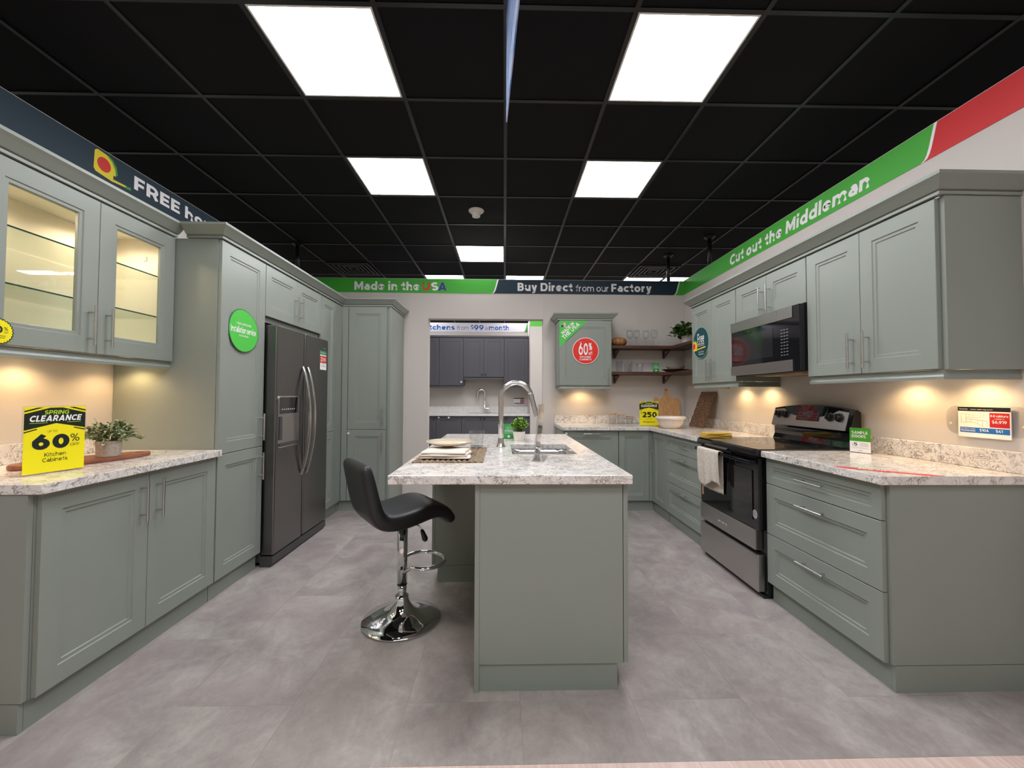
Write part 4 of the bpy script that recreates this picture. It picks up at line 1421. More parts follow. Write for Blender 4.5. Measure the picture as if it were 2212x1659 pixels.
make_shelf(S2, 'lower dark wood corner shelf holding tumblers and green card')
S1 += 0.0345
S2 += 0.0345

def wine_glass():
    x, y = 1.545, 4.93
    t = thing('wine_glass', (x, y, S1), 'first wine glass from the wooden bowl on the upper shelf', 'wine glass', 'wine glasses on the upper shelf')
    z = S1 + 0.0005
    p = [(0, z), (0.034, z), (0.034, z + 0.002), (0.006, z + 0.008), (0.0035, z + 0.02), (0.0035, z + 0.075), (0.008, z + 0.085), (0.03, z + 0.10), (0.040, z + 0.125), (0.041, z + 0.15), (0.034, z + 0.195), (0.0325, z + 0.195), (0.039, z + 0.15), (0.038, z + 0.126), (0.028, z + 0.103), (0, z + 0.088)]
    MB().lathe(p, x, y, 28).build('glass', DRINKGLASS, t, smooth=True)
    return t
g0 = wine_glass()
copy_thing(g0, (0.085, 0.0, 0), 'second wine glass from the wooden bowl on the upper shelf')
copy_thing(g0, (0.205, 0.02, 0), 'third wine glass from the wooden bowl on the upper shelf')
copy_thing(g0, (0.280, -0.045, 0), 'wine glass farthest from the wooden bowl, nearest the ivy pot')

def tumbler(x, y, z, h, r, label, group, ribs=False):
    t = thing('tumbler', (x, y, z), label, 'glass', group)
    z += 0.0005
    p = [(0, z), (r * 0.82, z)]
    n = 14 if ribs else 6
    for k in range(n + 1):
        s = k / n
        p.append((r * (0.84 + 0.16 * s) + (0.0016 * (k % 2) if ribs and 0 < k < n else 0), z + 0.003 + (h - 0.003) * s))
    for k in range(n, -1, -1):
        s = k / n
        p.append((r * (0.84 + 0.16 * s) - 0.003, z + 0.010 + (h - 0.010) * s))
    p.append((0, z + 0.010))
    MB().lathe(p, x, y, 32).build('glass', DRINKGLASS, t, smooth=not ribs)
    return t
tumbler(1.415, 4.93, S2, 0.130, 0.040, 'tall clear tumbler nearest the cabinet on the lower shelf', 'tumblers on the lower shelf')
tumbler(1.505, 4.90, S2, 0.098, 0.040, 'short clear tumbler second from the cabinet on the lower shelf', 'tumblers on the lower shelf')
tumbler(1.560, 4.99, S2, 0.136, 0.034, 'tall slim clear tumbler standing behind two short ones on the lower shelf', 'tumblers on the lower shelf')
tumbler(1.655, 4.90, S2, 0.100, 0.043, 'short clear tumbler next to the green card on the lower shelf', 'tumblers on the lower shelf')
tumbler(-0.155, 2.575, CT1 + 0.0125, 0.105, 0.047, 'ribbed clear tumbler standing on the island placemat', None, True)

# turned wooden bowl on the upper shelf
tw = thing('wooden_bowl', (1.415, 4.95, S1), 'ribbed brown wooden bowl on the upper shelf beside the cabinet', 'bowl')
p = [(0, S1 + 0.0005), (0.055, S1 + 0.0005), (0.085, S1 + 0.02), (0.097, S1 + 0.05), (0.088, S1 + 0.082), (0.062, S1 + 0.098), (0.05, S1 + 0.090), (0.04, S1 + 0.07), (0, S1 + 0.06)]
mb = MB().lathe(p, 1.415, 4.95, 48)
for v in mb.bm.verts:
    dx, dy = v.co.x - 1.415, v.co.y - 4.95
    a = math.atan2(dy, dx)
    k = 1 + 0.05 * math.cos(18 * a)
    v.co.x, v.co.y = 1.415 + dx * k, 4.95 + dy * k
mb.build('bowl', BASKET, tw, smooth=True)

# stoneware on the lower shelf corner
tp = thing('wooden_tray', (2.09, 4.96, S2), 'dark wooden tray with curved side on the lower shelf corner', 'tray')
MB().lathe([(0, S2 + 0.0005), (0.09, S2 + 0.0005), (0.165, S2 + 0.030), (0.160, S2 + 0.033), (0.085, S2 + 0.010), (0, S2 + 0.010)], 2.10, 4.925, 40, 1.0, 0.85).build('tray', DARKWOOD, tp, smooth=False)
tp = thing('plate', (2.10, 4.925, S2), 'grey brown stoneware plate resting in the wooden tray', 'plate')
MB().lathe([(0, S2 + 0.036), (0.07, S2 + 0.036), (0.108, S2 + 0.066), (0.113, S2 + 0.066), (0.075, S2 + 0.0305), (0.0, S2 + 0.0305)][::-1], 2.10, 4.925, 40).build('dish', CREAM, tp, smooth=False)

# ------------------------------------------------------------------ plants
def leaf(mb, p, d, up, L, W, curl=0.25):
    d = d.normalized()
    s = d.cross(up)
    if s.length < 1e-4:
        s = Vector((1, 0, 0))
    s.normalize()
    n = s.cross(d).normalized()
    bm = mb.bm
    pts = [(0, 0, 0), (0.25, 0.8, 0.04), (0.55, 1.0, 0.02), (0.8, 0.6, -0.08), (1.0, 0, -curl)]
    c = [bm.verts.new(p + d * (L * a) + n * (L * z)) for a, b, z in pts]
    l = [bm.verts.new(p + d * (L * a) + s * (W / 2 * b) + n * (L * z + 0.12 * W * b)) for a, b, z in pts[1:4]]
    r = [bm.verts.new(p + d * (L * a) - s * (W / 2 * b) + n * (L * z + 0.12 * W * b)) for a, b, z in pts[1:4]]
    for side, flip in ((l, False), (r, True)):
        fs = [(c[0], c[1], side[0]), (c[1], c[2], side[1], side[0]), (c[2], c[3], side[2], side[1]), (c[3], c[4], side[2])]
        for f in fs:
            bm.faces.new(f[::-1] if flip else f)

def foliage(root, base, rx, ry, h, nst, nlf, L, W, mtl, droop=0.0, seed=1):
    rnd = random.Random(seed)
    fm, sm = MB(), MB()
    for s in range(nst):
        a = rnd.uniform(0, 2 * math.pi)
        q = math.sqrt(rnd.uniform(0.02, 1))
        tip = base + Vector((rx * q * math.cos(a), ry * q * math.sin(a), h * (1.05 - 0.62 * q * q) * rnd.uniform(0.75, 1.05) - droop * q * q))
        b0 = base + Vector((0.25 * rx * q * math.cos(a), 0.25 * ry * q * math.sin(a), 0))
        mid = (b0 + tip) / 2 + Vector((0, 0, h * 0.18))
        pts = [b0, (b0 + mid) / 2 + Vector((0, 0, 0.005)), mid, (mid + tip) / 2 + Vector((0, 0, 0.006)), tip]
        sm.tube(pts, 0.0013, 5)
        for k in range(nlf):
            f = 0.25 + 0.75 * k / max(1, nlf - 1)
            i = min(3, int(f * 4))
            pp = pts[i].lerp(pts[i + 1], f * 4 - i)
            dirv = Vector((math.cos(a) * 0.7, math.sin(a) * 0.7, 0.35)) + Vector((rnd.uniform(-1, 1), rnd.uniform(-1, 1), rnd.uniform(-0.6, 0.8)))
            leaf(fm, pp, dirv, Vector((rnd.uniform(-0.3, 0.3), rnd.uniform(-0.3, 0.3), 1)), L * rnd.uniform(0.7, 1.2), W * rnd.uniform(0.7, 1.2))
    fm.build('foliage', mtl, root, recalc=False)
    sm.build('stems', STEMM, root)

# grey-green plant in a concrete pot on the left counter
bz = CT1 + 0.0225
t = thing('potted_plant', (-2.0, 2.155, bz), 'grey-green leafy plant in a small concrete pot on the wooden board', 'plant')
MB().lathe([(0, bz + 0.0005), (0.047, bz + 0.0005), (0.051, bz + 0.078), (0.046, bz + 0.078), (0.044, bz + 0.066), (0, bz + 0.066)], -2.0, 2.155, 32).build('pot', CONCRETE, t, smooth=False)
MB().lathe([(0, bz + 0.0665), (0.0435, bz + 0.0665), (0.0435, bz + 0.070), (0, bz + 0.072)], -2.0, 2.155, 20).build('soil', SOIL, t)
foliage(t, Vector((-2.0, 2.155, bz + 0.072)), 0.125, 0.135, 0.105, 70, 9, 0.026, 0.015, LEAFGREY, 0.035, 3)
# board below it
t = thing('cutting_board', (-2.07, 2.12, CT1), 'reddish brown oval wooden board under the potted plant', 'board')
ax = Vector((0.36, 0.93, 0)).normalized()
sd = Vector((ax.y, -ax.x, 0))
oc = Vector((-2.055, 2.105, CT1 + 0.0005))
outl = []
for k in range(48):
    a = 2 * math.pi * k / 48
    ca, sa = math.cos(a), math.sin(a)
    outl.append(oc + ax * (0.265 * ca) + sd * (0.098 * math.copysign(abs(sa) ** 0.7, sa) * (1.0 if ca < 0.2 else 1.0 - 0.45 * ((ca - 0.2) / 0.8) ** 2)))
MB().prism(outl, Vector((0, 0, 0.0215))).build('board', REDWOOD, t, bevel=0.006)
mm = MB(); 
sl = [oc + ax * (0.215 + 0.012 * math.cos(k * math.pi / 8)) + sd * (0.032 * math.sin(k * math.pi / 8)) + Z * 0.0217 for k in range(16)]
mm.prism(sl, Vector((0, 0, 0.0004)))
mm.build('handle_slot', flat(70, 38, 24), t)

# bright small plant on the island
t = thing('potted_plant', (0.130, 3.09, CT1), 'bright green small plant in white faceted pot on the island', 'plant')
z = CT1 + 0.0005
MB().lathe([(0, z), (0.036, z), (0.047, z + 0.068), (0.043, z + 0.068), (0.041, z + 0.058), (0, z + 0.058)], 0.130, 3.09, 10).build('pot', WHITECER, t)
MB().lathe([(0, z + 0.0585), (0.040, z + 0.0585), (0, z + 0.063)], 0.130, 3.09, 10).build('soil', SOIL, t)
foliage(t, Vector((0.130, 3.09, z + 0.060)), 0.078, 0.074, 0.105, 60, 8, 0.022, 0.013, LEAFG, 0.0, 5)

# ivy pot on the upper shelf
t = thing('potted_plant', (2.16, 4.72, S1), 'dark green ivy spilling from a white pot on the upper shelf', 'plant')
z = S1 + 0.0005
MB().lathe([(0, z), (0.058, z), (0.068, z + 0.095), (0.062, z + 0.095), (0.060, z + 0.08), (0, z + 0.08)], 2.16, 4.72, 32).build('pot', WHITECER, t, smooth=False)
MB().lathe([(0, z + 0.0805), (0.058, z + 0.0805), (0, z + 0.085)], 2.16, 4.72, 20).build('soil', SOIL, t)
foliage(t, Vector((2.14, 4.72, z + 0.088)), 0.175, 0.15, 0.165, 40, 5, 0.070, 0.052, LEAFD, 0.09, 11)

# ------------------------------------------------------------------ island table setting
def braid_mat(name, x0, x1, y0, y1, z, rows, material, label, cat, along='y'):
    mb = MB()
    nu, nv = rows * 6, 90
    rnd = random.Random(4)
    ph = [rnd.uniform(0, 6.28) for _ in range(rows + 2)]
    def top(u, v):
        r = u * rows
        k = int(min(rows - 1, r))
        b = math.sin(math.pi * (r - k))
        w = 0.5 + 0.5 * math.sin(v * 150 + ph[k] + (r - k) * 3)
        e = 0.003 * math.sin(v * 40 + ph[k])
        return Vector((x0 + (x1 - x0) * u + (e if u in (0, 1) else 0), y0 + (y1 - y0) * v, z + 0.003 + 0.007 * b * (0.65 + 0.35 * w)))
    def bot(u, v):
        return Vector((x0 + (x1 - x0) * u, y0 + (y1 - y0) * v, z + 0.0003))
    mb.grid(top, nu, nv, bot)
    return tag(mb.build(name, material, None), label, cat)
braid_mat('placemat', -0.448, -0.093, 2.062, 2.635, CT1, 13, WEAVE, 'brown braided placemat lying on the island countertop', 'placemat')

# folded napkin: stacked soft folds
def folded(name, cx, cy, w, d, z0, layers, th, mtl, label, cat, seed=1, sag=0.0):
    mb = MB()
    rnd = random.Random(seed)
    for i in range(layers):
        ox, oy = rnd.uniform(-0.006, 0.006), rnd.uniform(-0.006, 0.006)
        ww, dd = w * (1 - 0.05 * i), d * (1 - 0.04 * i)
        zz = z0 + i * th * 1.02
        p1, p2 = rnd.uniform(0, 6), rnd.uniform(0, 6)
        ns = 8
        def edge(u):
            return min(1.0, min(u, 1 - u) * 9) ** 0.5
        def top(u, v, ox=ox, oy=oy, ww=ww, dd=dd, zz=zz, p1=p1, p2=p2, i=i):
            h = th * (0.35 + 0.65 * edge(u) * edge(v)) + 0.0022 * math.sin(u * 9 + p1) * math.sin(v * 7 + p2) * edge(u) * edge(v)
            return Vector((cx + ox + (u - 0.5) * ww + 0.006 * math.sin(v * 6 + p1), cy + oy + (v - 0.5) * dd + 0.006 * math.sin(u * 5 + p2), zz + max(0.001, h)))
        def bot(u, v, ox=ox, oy=oy, ww=ww, dd=dd, zz=zz, p1=p1, p2=p2):
            return Vector((cx + ox + (u - 0.5) * ww * 0.985 + 0.006 * math.sin(v * 6 + p1), cy + oy + (v - 0.5) * dd * 0.985 + 0.006 * math.sin(u * 5 + p2), zz + 0.0004 if i == 0 else zz - 0.001))
        mb.grid(top, 26, 20, bot)
    return tag(mb.build(name, mtl, None, smooth=True), label, cat)
folded('napkin', -0.297, 2.225, 0.255, 0.24, CT1 + 0.0125, 3, 0.0125, LINEN, 'folded cream linen napkin between placemat and plate on the island', 'napkin', 2)
tp = thing('plate', (-0.292, 2.34, CT1), 'shallow cream glazed plate on the napkin on the island', 'plate')
zp = CT1 + 0.0545
mb = MB().lathe([(0, zp), (0.055, zp), (0.095, zp + 0.006), (0.135, zp + 0.023), (0.134, zp + 0.026), (0.092, zp + 0.011), (0.05, zp + 0.005), (0, zp + 0.005)], -0.292, 2.34, 56)
mb.build('dish', CREAM, tp, smooth=True)

# ------------------------------------------------------------------ acrylic holder and cards on the island
t = thing('sign_holder', (0.19, 2.22, CT1), 'clear acrylic sign holder seen edge-on in front of the island sink', 'sign holder')
A0, A1 = Vector((0.160, 2.105, CT1 + 0.0045)), Vector((0.206, 2.325, CT1 + 0.0045))
lean = Vector((0.026, 0.0, 0.285))
wv = Vector((0.0045, -0.001, 0))
MB().prism([A0, A1, A1 + lean, A0 + lean], wv).build('upright', ACRYLIC, t)
MB().prism([A0 + wv * 1.15 + lean * 0.04, A1 + wv * 1.15 + lean * 0.04, A1 + wv * 1.15 + lean * 0.98, A0 + wv * 1.15 + lean * 0.98], Vector((0.0008, 0, 0))).build('paper', flat(226, 214, 204), t)
MB().prism([A0 + wv * 1.5, A1 + wv * 1.5, A1 + lean + wv * 1.5, A0 + lean + wv * 1.5], wv * 0.7).build('upright', ACRYLIC, t)
MB().prism([Vector((0.150, 2.098, CT1 + 0.0005)), Vector((0.215, 2.090, CT1 + 0.0005)), Vector((0.262, 2.318, CT1 + 0.0005)), Vector((0.196, 2.33, CT1 + 0.0005))], Vector((0, 0, 0.0035))).build('foot', ACRYLIC, t)

def green_card(x0, y, z, w, h, label, tilt=0.0):
    t = thing('info_card', (x0 + w / 2, y, z), label, 'card', 'small green information cards')
    P = Plane((x0, y, z + 0.0012), (1, 0, 0), Vector((0, math.sin(tilt), math.cos(tilt))))
    mm = MB(); P.rect(mm, -0.002, w + 0.002, -0.001, h + 0.003, -0.004, 0.003); mm.build('stand', ACRYLIC, t)
    mm = MB(); P.rect(mm, 0, w, 0, h, 0, 0.001); mm.build('card', flat(56, 150, 76), t)
    k = h / 0.115
    letters(P, 'lettering', WHITE, t, [dict(s='wren', u=w / 2, v=0.098 * k, cap=0.005 * k, align='C', n0=0.0012),
        dict(s='ALL DISPLAYS', u=w / 2, v=0.084 * k, cap=0.006 * k, width=w * 0.62, align='C', n0=0.0012),
        dict(s='ASK US', u=w / 2, v=0.073 * k, cap=0.006 * k, width=w * 0.5, align='C', n0=0.0012),
        dict(s='HANDMADE', u=w / 2, v=0.061 * k, cap=0.008 * k, width=w * 0.80, bold=0.02, align='C', n0=0.0012),
        dict(s='TO ORDER', u=w / 2, v=0.050 * k, cap=0.008 * k, width=w * 0.86, bold=0.02, align='C', n0=0.0012),
        dict(s='IN THE USA', u=w / 2, v=0.039 * k, cap=0.006 * k, width=w * 0.8, align='C', n0=0.0012)])
    mm = MB(); P.poly(mm, ellipse(w / 2, 0.018 * k, 0.010 * k, 0.010 * k, 16), 0.0012, 0.0004); mm.build('logo_dot', WHITE, t)
    mm = MB(); P.rect(mm, -0.002, w + 0.002, -0.001, 0.001, 0.0015, 0.03); mm.build('foot', ACRYLIC, t)
green_card(0.016, 3.20, CT1 + 0.0005, 0.078, 0.115, 'green card leaning behind the faucet beside the bright plant', 0.12)
green_card(1.815, 4.90, S2, 0.076, 0.110, 'green card standing on the lower shelf beside the tumblers', 0.05)

# ------------------------------------------------------------------ clearance signs
def clearance(O, U, w, h, label, main, group, kind):
    P = Plane(O, U)
    t = thing('clearance_sign', P.p(w / 2, 0, 0), label, 'sign', group)
    mm = MB(); P.rect(mm, -0.004, w + 0.004, 0.0, h + 0.004, -0.005, 0.004); P.rect(mm, -0.004, w + 0.004, 0.0, 0.0025, -0.07, 0.064); mm.build('holder', ACRYLIC, t)
    mm = MB(); P.rect(mm, 0, w, 0.006, h, 0, 0.001); mm.build('sheet', YELLOW, t)
    X, Y = w, h
    mm = MB()
    # dark band with a roof-shaped top and bottom
    P.poly(mm, [(0, 0.66 * Y), (0.5 * X, 0.75 * Y), (X, 0.66 * Y), (X, 0.90 * Y), (0.60 * X, 0.985 * Y), (0.40 * X, 0.985 * Y), (0, 0.90 * Y)], 0.0012, 0.0003)
    P.poly(mm, [(0, 0.925 * Y), (0.30 * X, 0.99 * Y), (0.20 * X, 0.99 * Y), (0, 0.945 * Y)], 0.0012, 0.0003)
    P.poly(mm, [(X, 0.925 * Y), (X, 0.945 * Y), (0.80 * X, 0.99 * Y), (0.70 * X, 0.99 * Y)], 0.0012, 0.0003)
    P.poly(mm, [(0, 0.62 * Y), (0.2 * X, 0.665 * Y), (0.2 * X, 0.68 * Y), (0, 0.638 * Y)], 0.0012, 0.0003)
    P.poly(mm, [(X, 0.62 * Y), (X, 0.638 * Y), (0.8 * X, 0.68 * Y), (0.8 * X, 0.665 * Y)], 0.0012, 0.0003)
    mm.build('dark_band', flat(22, 34, 22), t)
    mm = MB()
    P.rect(mm, 0.08 * X, 0.36 * X, 0.757 * Y, 0.763 * Y, 0.0016, 0.0003)
    P.rect(mm, 0.68 * X, 0.92 * X, 0.757 * Y, 0.763 * Y, 0.0016, 0.0003)
    mm.build('band_lines', flat(170, 205, 60), t)
    letters(P, 'lime_lettering', flat(178, 212, 52), t, [dict(s='SPRING', u=0.5 * X, v=0.885 * Y, cap=0.062 * Y, width=0.40 * X, bold=0.03, align='C', n0=0.0016, shear=0.18)])
    letters(P, 'white_lettering', WHITE, t, [dict(s='CLEARANCE', u=0.49 * X, v=0.782 * Y, cap=0.090 * Y, width=0.84 * X, bold=0.045, align='C', n0=0.0016, shear=0.2)])
    it = []
    if kind == 60:
        it = [dict(s='UP TO', u=0.36 * X, v=0.615 * Y, cap=0.030 * Y, width=0.16 * X, n0=0.0012), dict(s='60', u=0.13 * X, v=0.365 * Y, cap=0.215 * Y, width=0.60 * X, bold=0.06, n0=0.0012),
              dict(s='%', u=0.745 * X, v=0.455 * Y, cap=0.115 * Y, width=0.16 * X, n0=0.0012), dict(s='OFF', u=0.74 * X, v=0.385 * Y, cap=0.042 * Y, width=0.165 * X, n0=0.0012),
              dict(s='Kitchen', u=0.5 * X, v=0.255 * Y, cap=0.058 * Y, width=0.35 * X, bold=0.012, align='C', n0=0.0012), dict(s='Cabinets', u=0.5 * X, v=0.175 * Y, cap=0.058 * Y, width=0.41 * X, bold=0.012, align='C', n0=0.0012)]
    else:
        it = [dict(s='$', u=0.06 * X, v=0.50 * Y, cap=0.09 * Y, width=0.09 * X, n0=0.0012), dict(s='250', u=0.16 * X, v=0.35 * Y, cap=0.22 * Y, width=0.75 * X, bold=0.05, n0=0.0012),
              dict(s='OFF THIS', u=0.5 * X, v=0.265 * Y, cap=0.028 * Y, width=0.33 * X, align='C', n0=0.0012), dict(s='Refrigerators', u=0.5 * X, v=0.14 * Y, cap=0.055 * Y, width=0.60 * X, bold=0.02, align='C', n0=0.0012)]
    letters(P, 'dark_lettering', INK, t, it)
clearance((-1.935, 1.719, CT1 + 0.0005), (0.045, 0.200, 0), 0.205, 0.282, 'yellow and black 60% clearance sign standing on the left counter', 60, 'clearance signs', 60)
clearance((1.548, 4.60, CT1 + 0.0005), (1, 0.0, 0), 0.215, 0.275, 'yellow and black 250 dollar clearance sign behind the white bowl', 250, 'clearance signs', 250)

# ------------------------------------------------------------------ right counter signs
P = Plane((2.130, 2.476, CT1 + 0.0005), (0.035, -0.105, 0))
t = thing('sample_sign', P.p(0.055, 0), 'small green and white sample doors sign on the right counter', 'sign')
mm = MB(); P.rect(mm, -0.001, 0.112, 0, 0.150, -0.004, 0.0035); P.rect(mm, -0.001, 0.112, 0, 0.002, -0.05, 0.045); mm.build('holder', ACRYLIC, t)
mm = MB(); P.rect(mm, 0, 0.110, 0.003, 0.068, 0, 0.001); mm.build('lower_card', WHITE, t)
mm = MB(); P.rect(mm, 0, 0.110, 0.068, 0.148, 0, 0.001); mm.build('upper_card', flat(66, 150, 40), t)
letters(P, 'lettering', WHITE, t, [dict(s='SAMPLE', u=0.012, v=0.112, cap=0.017, width=0.084, bold=0.03, n0=0.0012), dict(s='DOORS', u=0.012, v=0.090, cap=0.017, width=0.074, bold=0.03, n0=0.0012)])
letters(P, 'price', INK, t, [dict(s='$', u=0.013, v=0.040, cap=0.011, n0=0.0012), dict(s='5', u=0.023, v=0.040, cap=0.019, width=0.018, bold=0.03, n0=0.0012)])
mm = MB()
for k in range(3):
    P.rect(mm, 0.055, 0.098, 0.056 - k * 0.008, 0.0575 - k * 0.008, 0.0012, 0.0003)
P.rect(mm, 0.012, 0.098, 0.028, 0.0292, 0.0012, 0.0003)
P.rect(mm, 0.045, 0.068, 0.012, 0.0145, 0.0012, 0.0003)
mm.build('print_lines', flat(120, 120, 130), t)

# red strip lying on the counter
cs = [(1.606, 1.972), (1.888, 1.714), (1.822, 1.714), (1.606, 1.908)]
t = thing('counter_strip', (1.73, 1.83, CT1), 'red 60% off strip stuck flat across the corner of the right counter', 'sticker')
MB().prism([Vector((x, y, CT1 + 0.0004)) for x, y in cs], Vector((0, 0, 0.0005))).build('strip', flat(214, 56, 56), t)
dS = (Vector((1.888, 1.714, 0)) - Vector((1.606, 1.972, 0))).normalized()
PS = Plane((1.655, 1.885, CT1 + 0.0009), dS, Vector((-dS.y, dS.x, 0)))
letters(PS, 'lettering', WHITE, t, [dict(s='60% off', u=0, v=0.004, cap=0.024, width=0.10, bold=0.03, n0=0.0002), dict(s='KITCHEN CABINETS', u=0.112, v=0.008, cap=0.010, width=0.10, n0=0.0002)])

# price card holder on the right wall
def price_card(P, label, k=1.0, holder=True):
    t = thing('price_card', P.p(0.105, 0, 0), label, 'sign', 'kitchen price cards')
    if holder:
        mm = MB(); P.poly(mm, [(u, v) for u, v in rrect(-0.062, 0.275, 0.012, 0.150, 0.045)], -0.012, 0.003); mm.build('holder', ACRYLIC, t)
        mm = MB()
        for u in (-0.040, 0.252):
            P.poly(mm, ellipse(u, 0.062, 0.005, 0.005, 12), -0.0088, 0.004)
        mm.build('screw', WHITEPL, t)
    mm = MB(); P.rect(mm, 0, 0.212, 0, 0.148, -0.004, 0.004); mm.build('card', flat(240, 234, 226), t)
    mm = MB(); P.rect(mm, 0, 0.212, 0.125, 0.145, 0.0003, 0.0004); mm.build('black_band', flat(22, 20, 26), t)
    mm = MB(); P.rect(mm, 0.132, 0.208, 0.052, 0.119, 0.0003, 0.0004); mm.build('red_block', flat(186, 34, 42), t)
    mm = MB(); P.rect(mm, 0.008, 0.208, 0.022, 0.047, 0.0003, 0.0004); mm.build('blue_band', BLUE, t)
    letters(P, 'lettering', WHITE, t, [dict(s='Sincerity', u=0.006, v=0.131, cap=0.007, shear=0.3, n0=0.0008), dict(s='Shaker matte sage green', u=0.056, v=0.131, cap=0.005, width=0.09, n0=0.0008),
        dict(s='8-8 cabinets', u=0.170, v=0.100, cap=0.010, width=0.068, bold=0.03, align='C', n0=0.0008), dict(s='CABINETS', u=0.170, v=0.089, cap=0.005, width=0.04, align='C', n0=0.0008),
        dict(s='$6,919', u=0.170, v=0.071, cap=0.013, width=0.056, bold=0.03, align='C', n0=0.0008), dict(s='INTEREST FREE', u=0.012, v=0.038, cap=0.005, width=0.062, n0=0.0008), dict(s='FINANCING', u=0.012, v=0.027, cap=0.008, width=0.062, bold=0.02, n0=0.0008),
        dict(s='$104', u=0.092, v=0.030, cap=0.012, width=0.036, bold=0.03, n0=0.0008), dict(s='$41', u=0.156, v=0.030, cap=0.012, width=0.026, bold=0.03, n0=0.0008)])
    mm = MB()
    def ln(a, b, w=0.0008):
        d = Vector((b[0] - a[0], b[1] - a[1]))
        d.normalize()
        n = Vector((-d.y, d.x)) * w / 2
        P.poly(mm, [(a[0] + n.x, a[1] + n.y), (a[0] - n.x, a[1] - n.y), (b[0] - n.x, b[1] - n.y), (b[0] + n.x, b[1] + n.y)], 0.0003, 0.0003)
    for a, b in (((0.014, 0.112), (0.034, 0.112)), ((0.034, 0.112), (0.034, 0.070)), ((0.014, 0.070), (0.034, 0.070)), ((0.014, 0.112), (0.014, 0.070)), ((0.034, 0.110), (0.085, 0.106)), ((0.034, 0.096), (0.092, 0.094)),
                 ((0.034, 0.088), (0.122, 0.080)), ((0.048, 0.108), (0.048, 0.096)), ((0.064, 0.108), (0.064, 0.096)), ((0.095, 0.117), (0.122, 0.119)), ((0.095, 0.117), (0.095, 0.094)), ((0.110, 0.118), (0.110, 0.094)),
                 ((0.034, 0.074), (0.070, 0.072)), ((0.070, 0.072), (0.110, 0.052)), ((0.055, 0.086), (0.055, 0.074)), ((0.085, 0.084), (0.085, 0.066)), ((0.104, 0.082), (0.104, 0.056)), ((0.122, 0.080), (0.122, 0.054))):
        ln(a, b)
    mm.build('line_drawing', flat(150, 146, 140), t)
price_card(Plane((WR - 0.0155, 1.992, 1.058), (0, -1, 0)), 'kitchen price card in clear holder on the right wall above the counter')
price_card(Plane((0.235, 8.1955, 1.06), (1, 0, 0)), 'kitchen price card on the far wall beyond the doorway opening', holder=False)

# ------------------------------------------------------------------ back counter objects
def jar(x, y, h, label):
    t = thing('storage_jar', (x, y, CT1), label, 'jar', 'wooden-lidded jars on the back counter')
    z = CT1 + 0.0005
    MB().lathe([(0, z), (0.038, z), (0.042, z + 0.005), (0.042, z + h - 0.012), (0.039, z + h - 0.012), (0.039, z + 0.007), (0, z + 0.006)], x, y, 28).build('glass', DRINKGLASS, t, smooth=False)
    MB().lathe([(0, z + h - 0.0115), (0.050, z + h - 0.0115), (0.050, z + h), (0, z + h)], x, y, 28).build('lid', PALEWOOD, t)
    return t
jar(1.330, 4.93, 0.128, 'tallest of three wooden-lidded glass jars, farthest from the yellow sign')
jar(1.435, 4.93, 0.112, 'middle of three wooden-lidded glass jars on the back counter')
jar(1.540, 4.93, 0.092, 'shortest of three wooden-lidded glass jars, nearest the yellow sign')

t = thing('mixing_bowl', (1.775, 4.30, CT1), 'large white patterned mixing bowl on the corner counter', 'bowl')
z = CT1 + 0.0005
mb = MB().lathe([(0, z), (0.080, z), (0.094, z + 0.008), (0.122, z + 0.045), (0.134, z + 0.085), (0.138, z + 0.090), (0.149, z + 0.092), (0.151, z + 0.116), (0.144, z + 0.122), (0.136, z + 0.118), (0.128, z + 0.085), (0.112, z + 0.042), (0.08, z + 0.012), (0, z + 0.010)], 1.775, 4.30, 56)
mb.build('bowl', BOWLWHITE, t, smooth=True)

# acacia board with handle leaning on the backsplash
t = thing('cutting_board', (2.02, 4.93, CT1), 'pale wooden paddle board leaning in the corner behind the white bowl', 'board')
half = [(0.150, 0.0), (0.152, 0.10), (0.162, 0.22), (0.166, 0.300), (0.155, 0.322), (0.135, 0.322), (0.10, 0.310), (0.075, 0.306), (0.055, 0.312), (0.036, 0.335), (0.026, 0.37), (0.024, 0.405), (0.020, 0.425), (0.010, 0.436)]
out = [(u, v) for u, v in half] + [(-u, v) for u, v in half[::-1]]
V = Vector((0, 0.16, 1)).normalized()
P = Plane((2.03, 4.985, CT1 + 0.0022), (1, 0, 0), V)
mm = MB(); P.poly(mm, out, 0, 0.018)
mm.build('board', PALEWOOD, t, bevel=0.004)
mm = MB(); P.poly(mm, ellipse(0, 0.41, 0.008, 0.008, 14), 0.0182, 0.0006); mm.build('hanging_hole', flat(60, 40, 26), t)
mm = MB(); P.rect(mm, 0.026, 0.028, 0.004, 0.33, 0.0182, 0.0003); mm.build('glue_line', flat(150, 104, 66), t)

# woven mat leaning on the right wall
t = thing('placemat', (2.15, 4.42, CT1), 'dark brown woven rush mat leaning against the right wall', 'placemat')
A = Vector((2.098, 4.560, CT1 + 0.002))
B = Vector((2.120, 4.285, CT1 + 0.002))
U = (B - A).normalized()
L = (B - A).length
V = Vector((0.37, -0.02, 1)).normalized()
Nn = U.cross(V).normalized()
mb = MB()
def mt(u, v):
    b = abs(math.sin(v * 60)) * 0.004 + 0.003 * math.sin(u * 120 + math.floor(v * 19) * 1.7)
    return A + U * (L * u) + V * (0.405 * v) + Nn * (0.007 + b)
mb.grid(mt, 50, 110, lambda u, v: A + U * (L * u) + V * (0.405 * v) - Nn * 0.001)
mb.build('mat', WEAVEDARK, t)

folded('tea_towel', 1.775, 3.372, 0.235, 0.105, CT1 + 0.0005, 3, 0.012, MUSTARD, 'folded mustard yellow cloth on the counter beside the cooktop', 'cloth', 9)

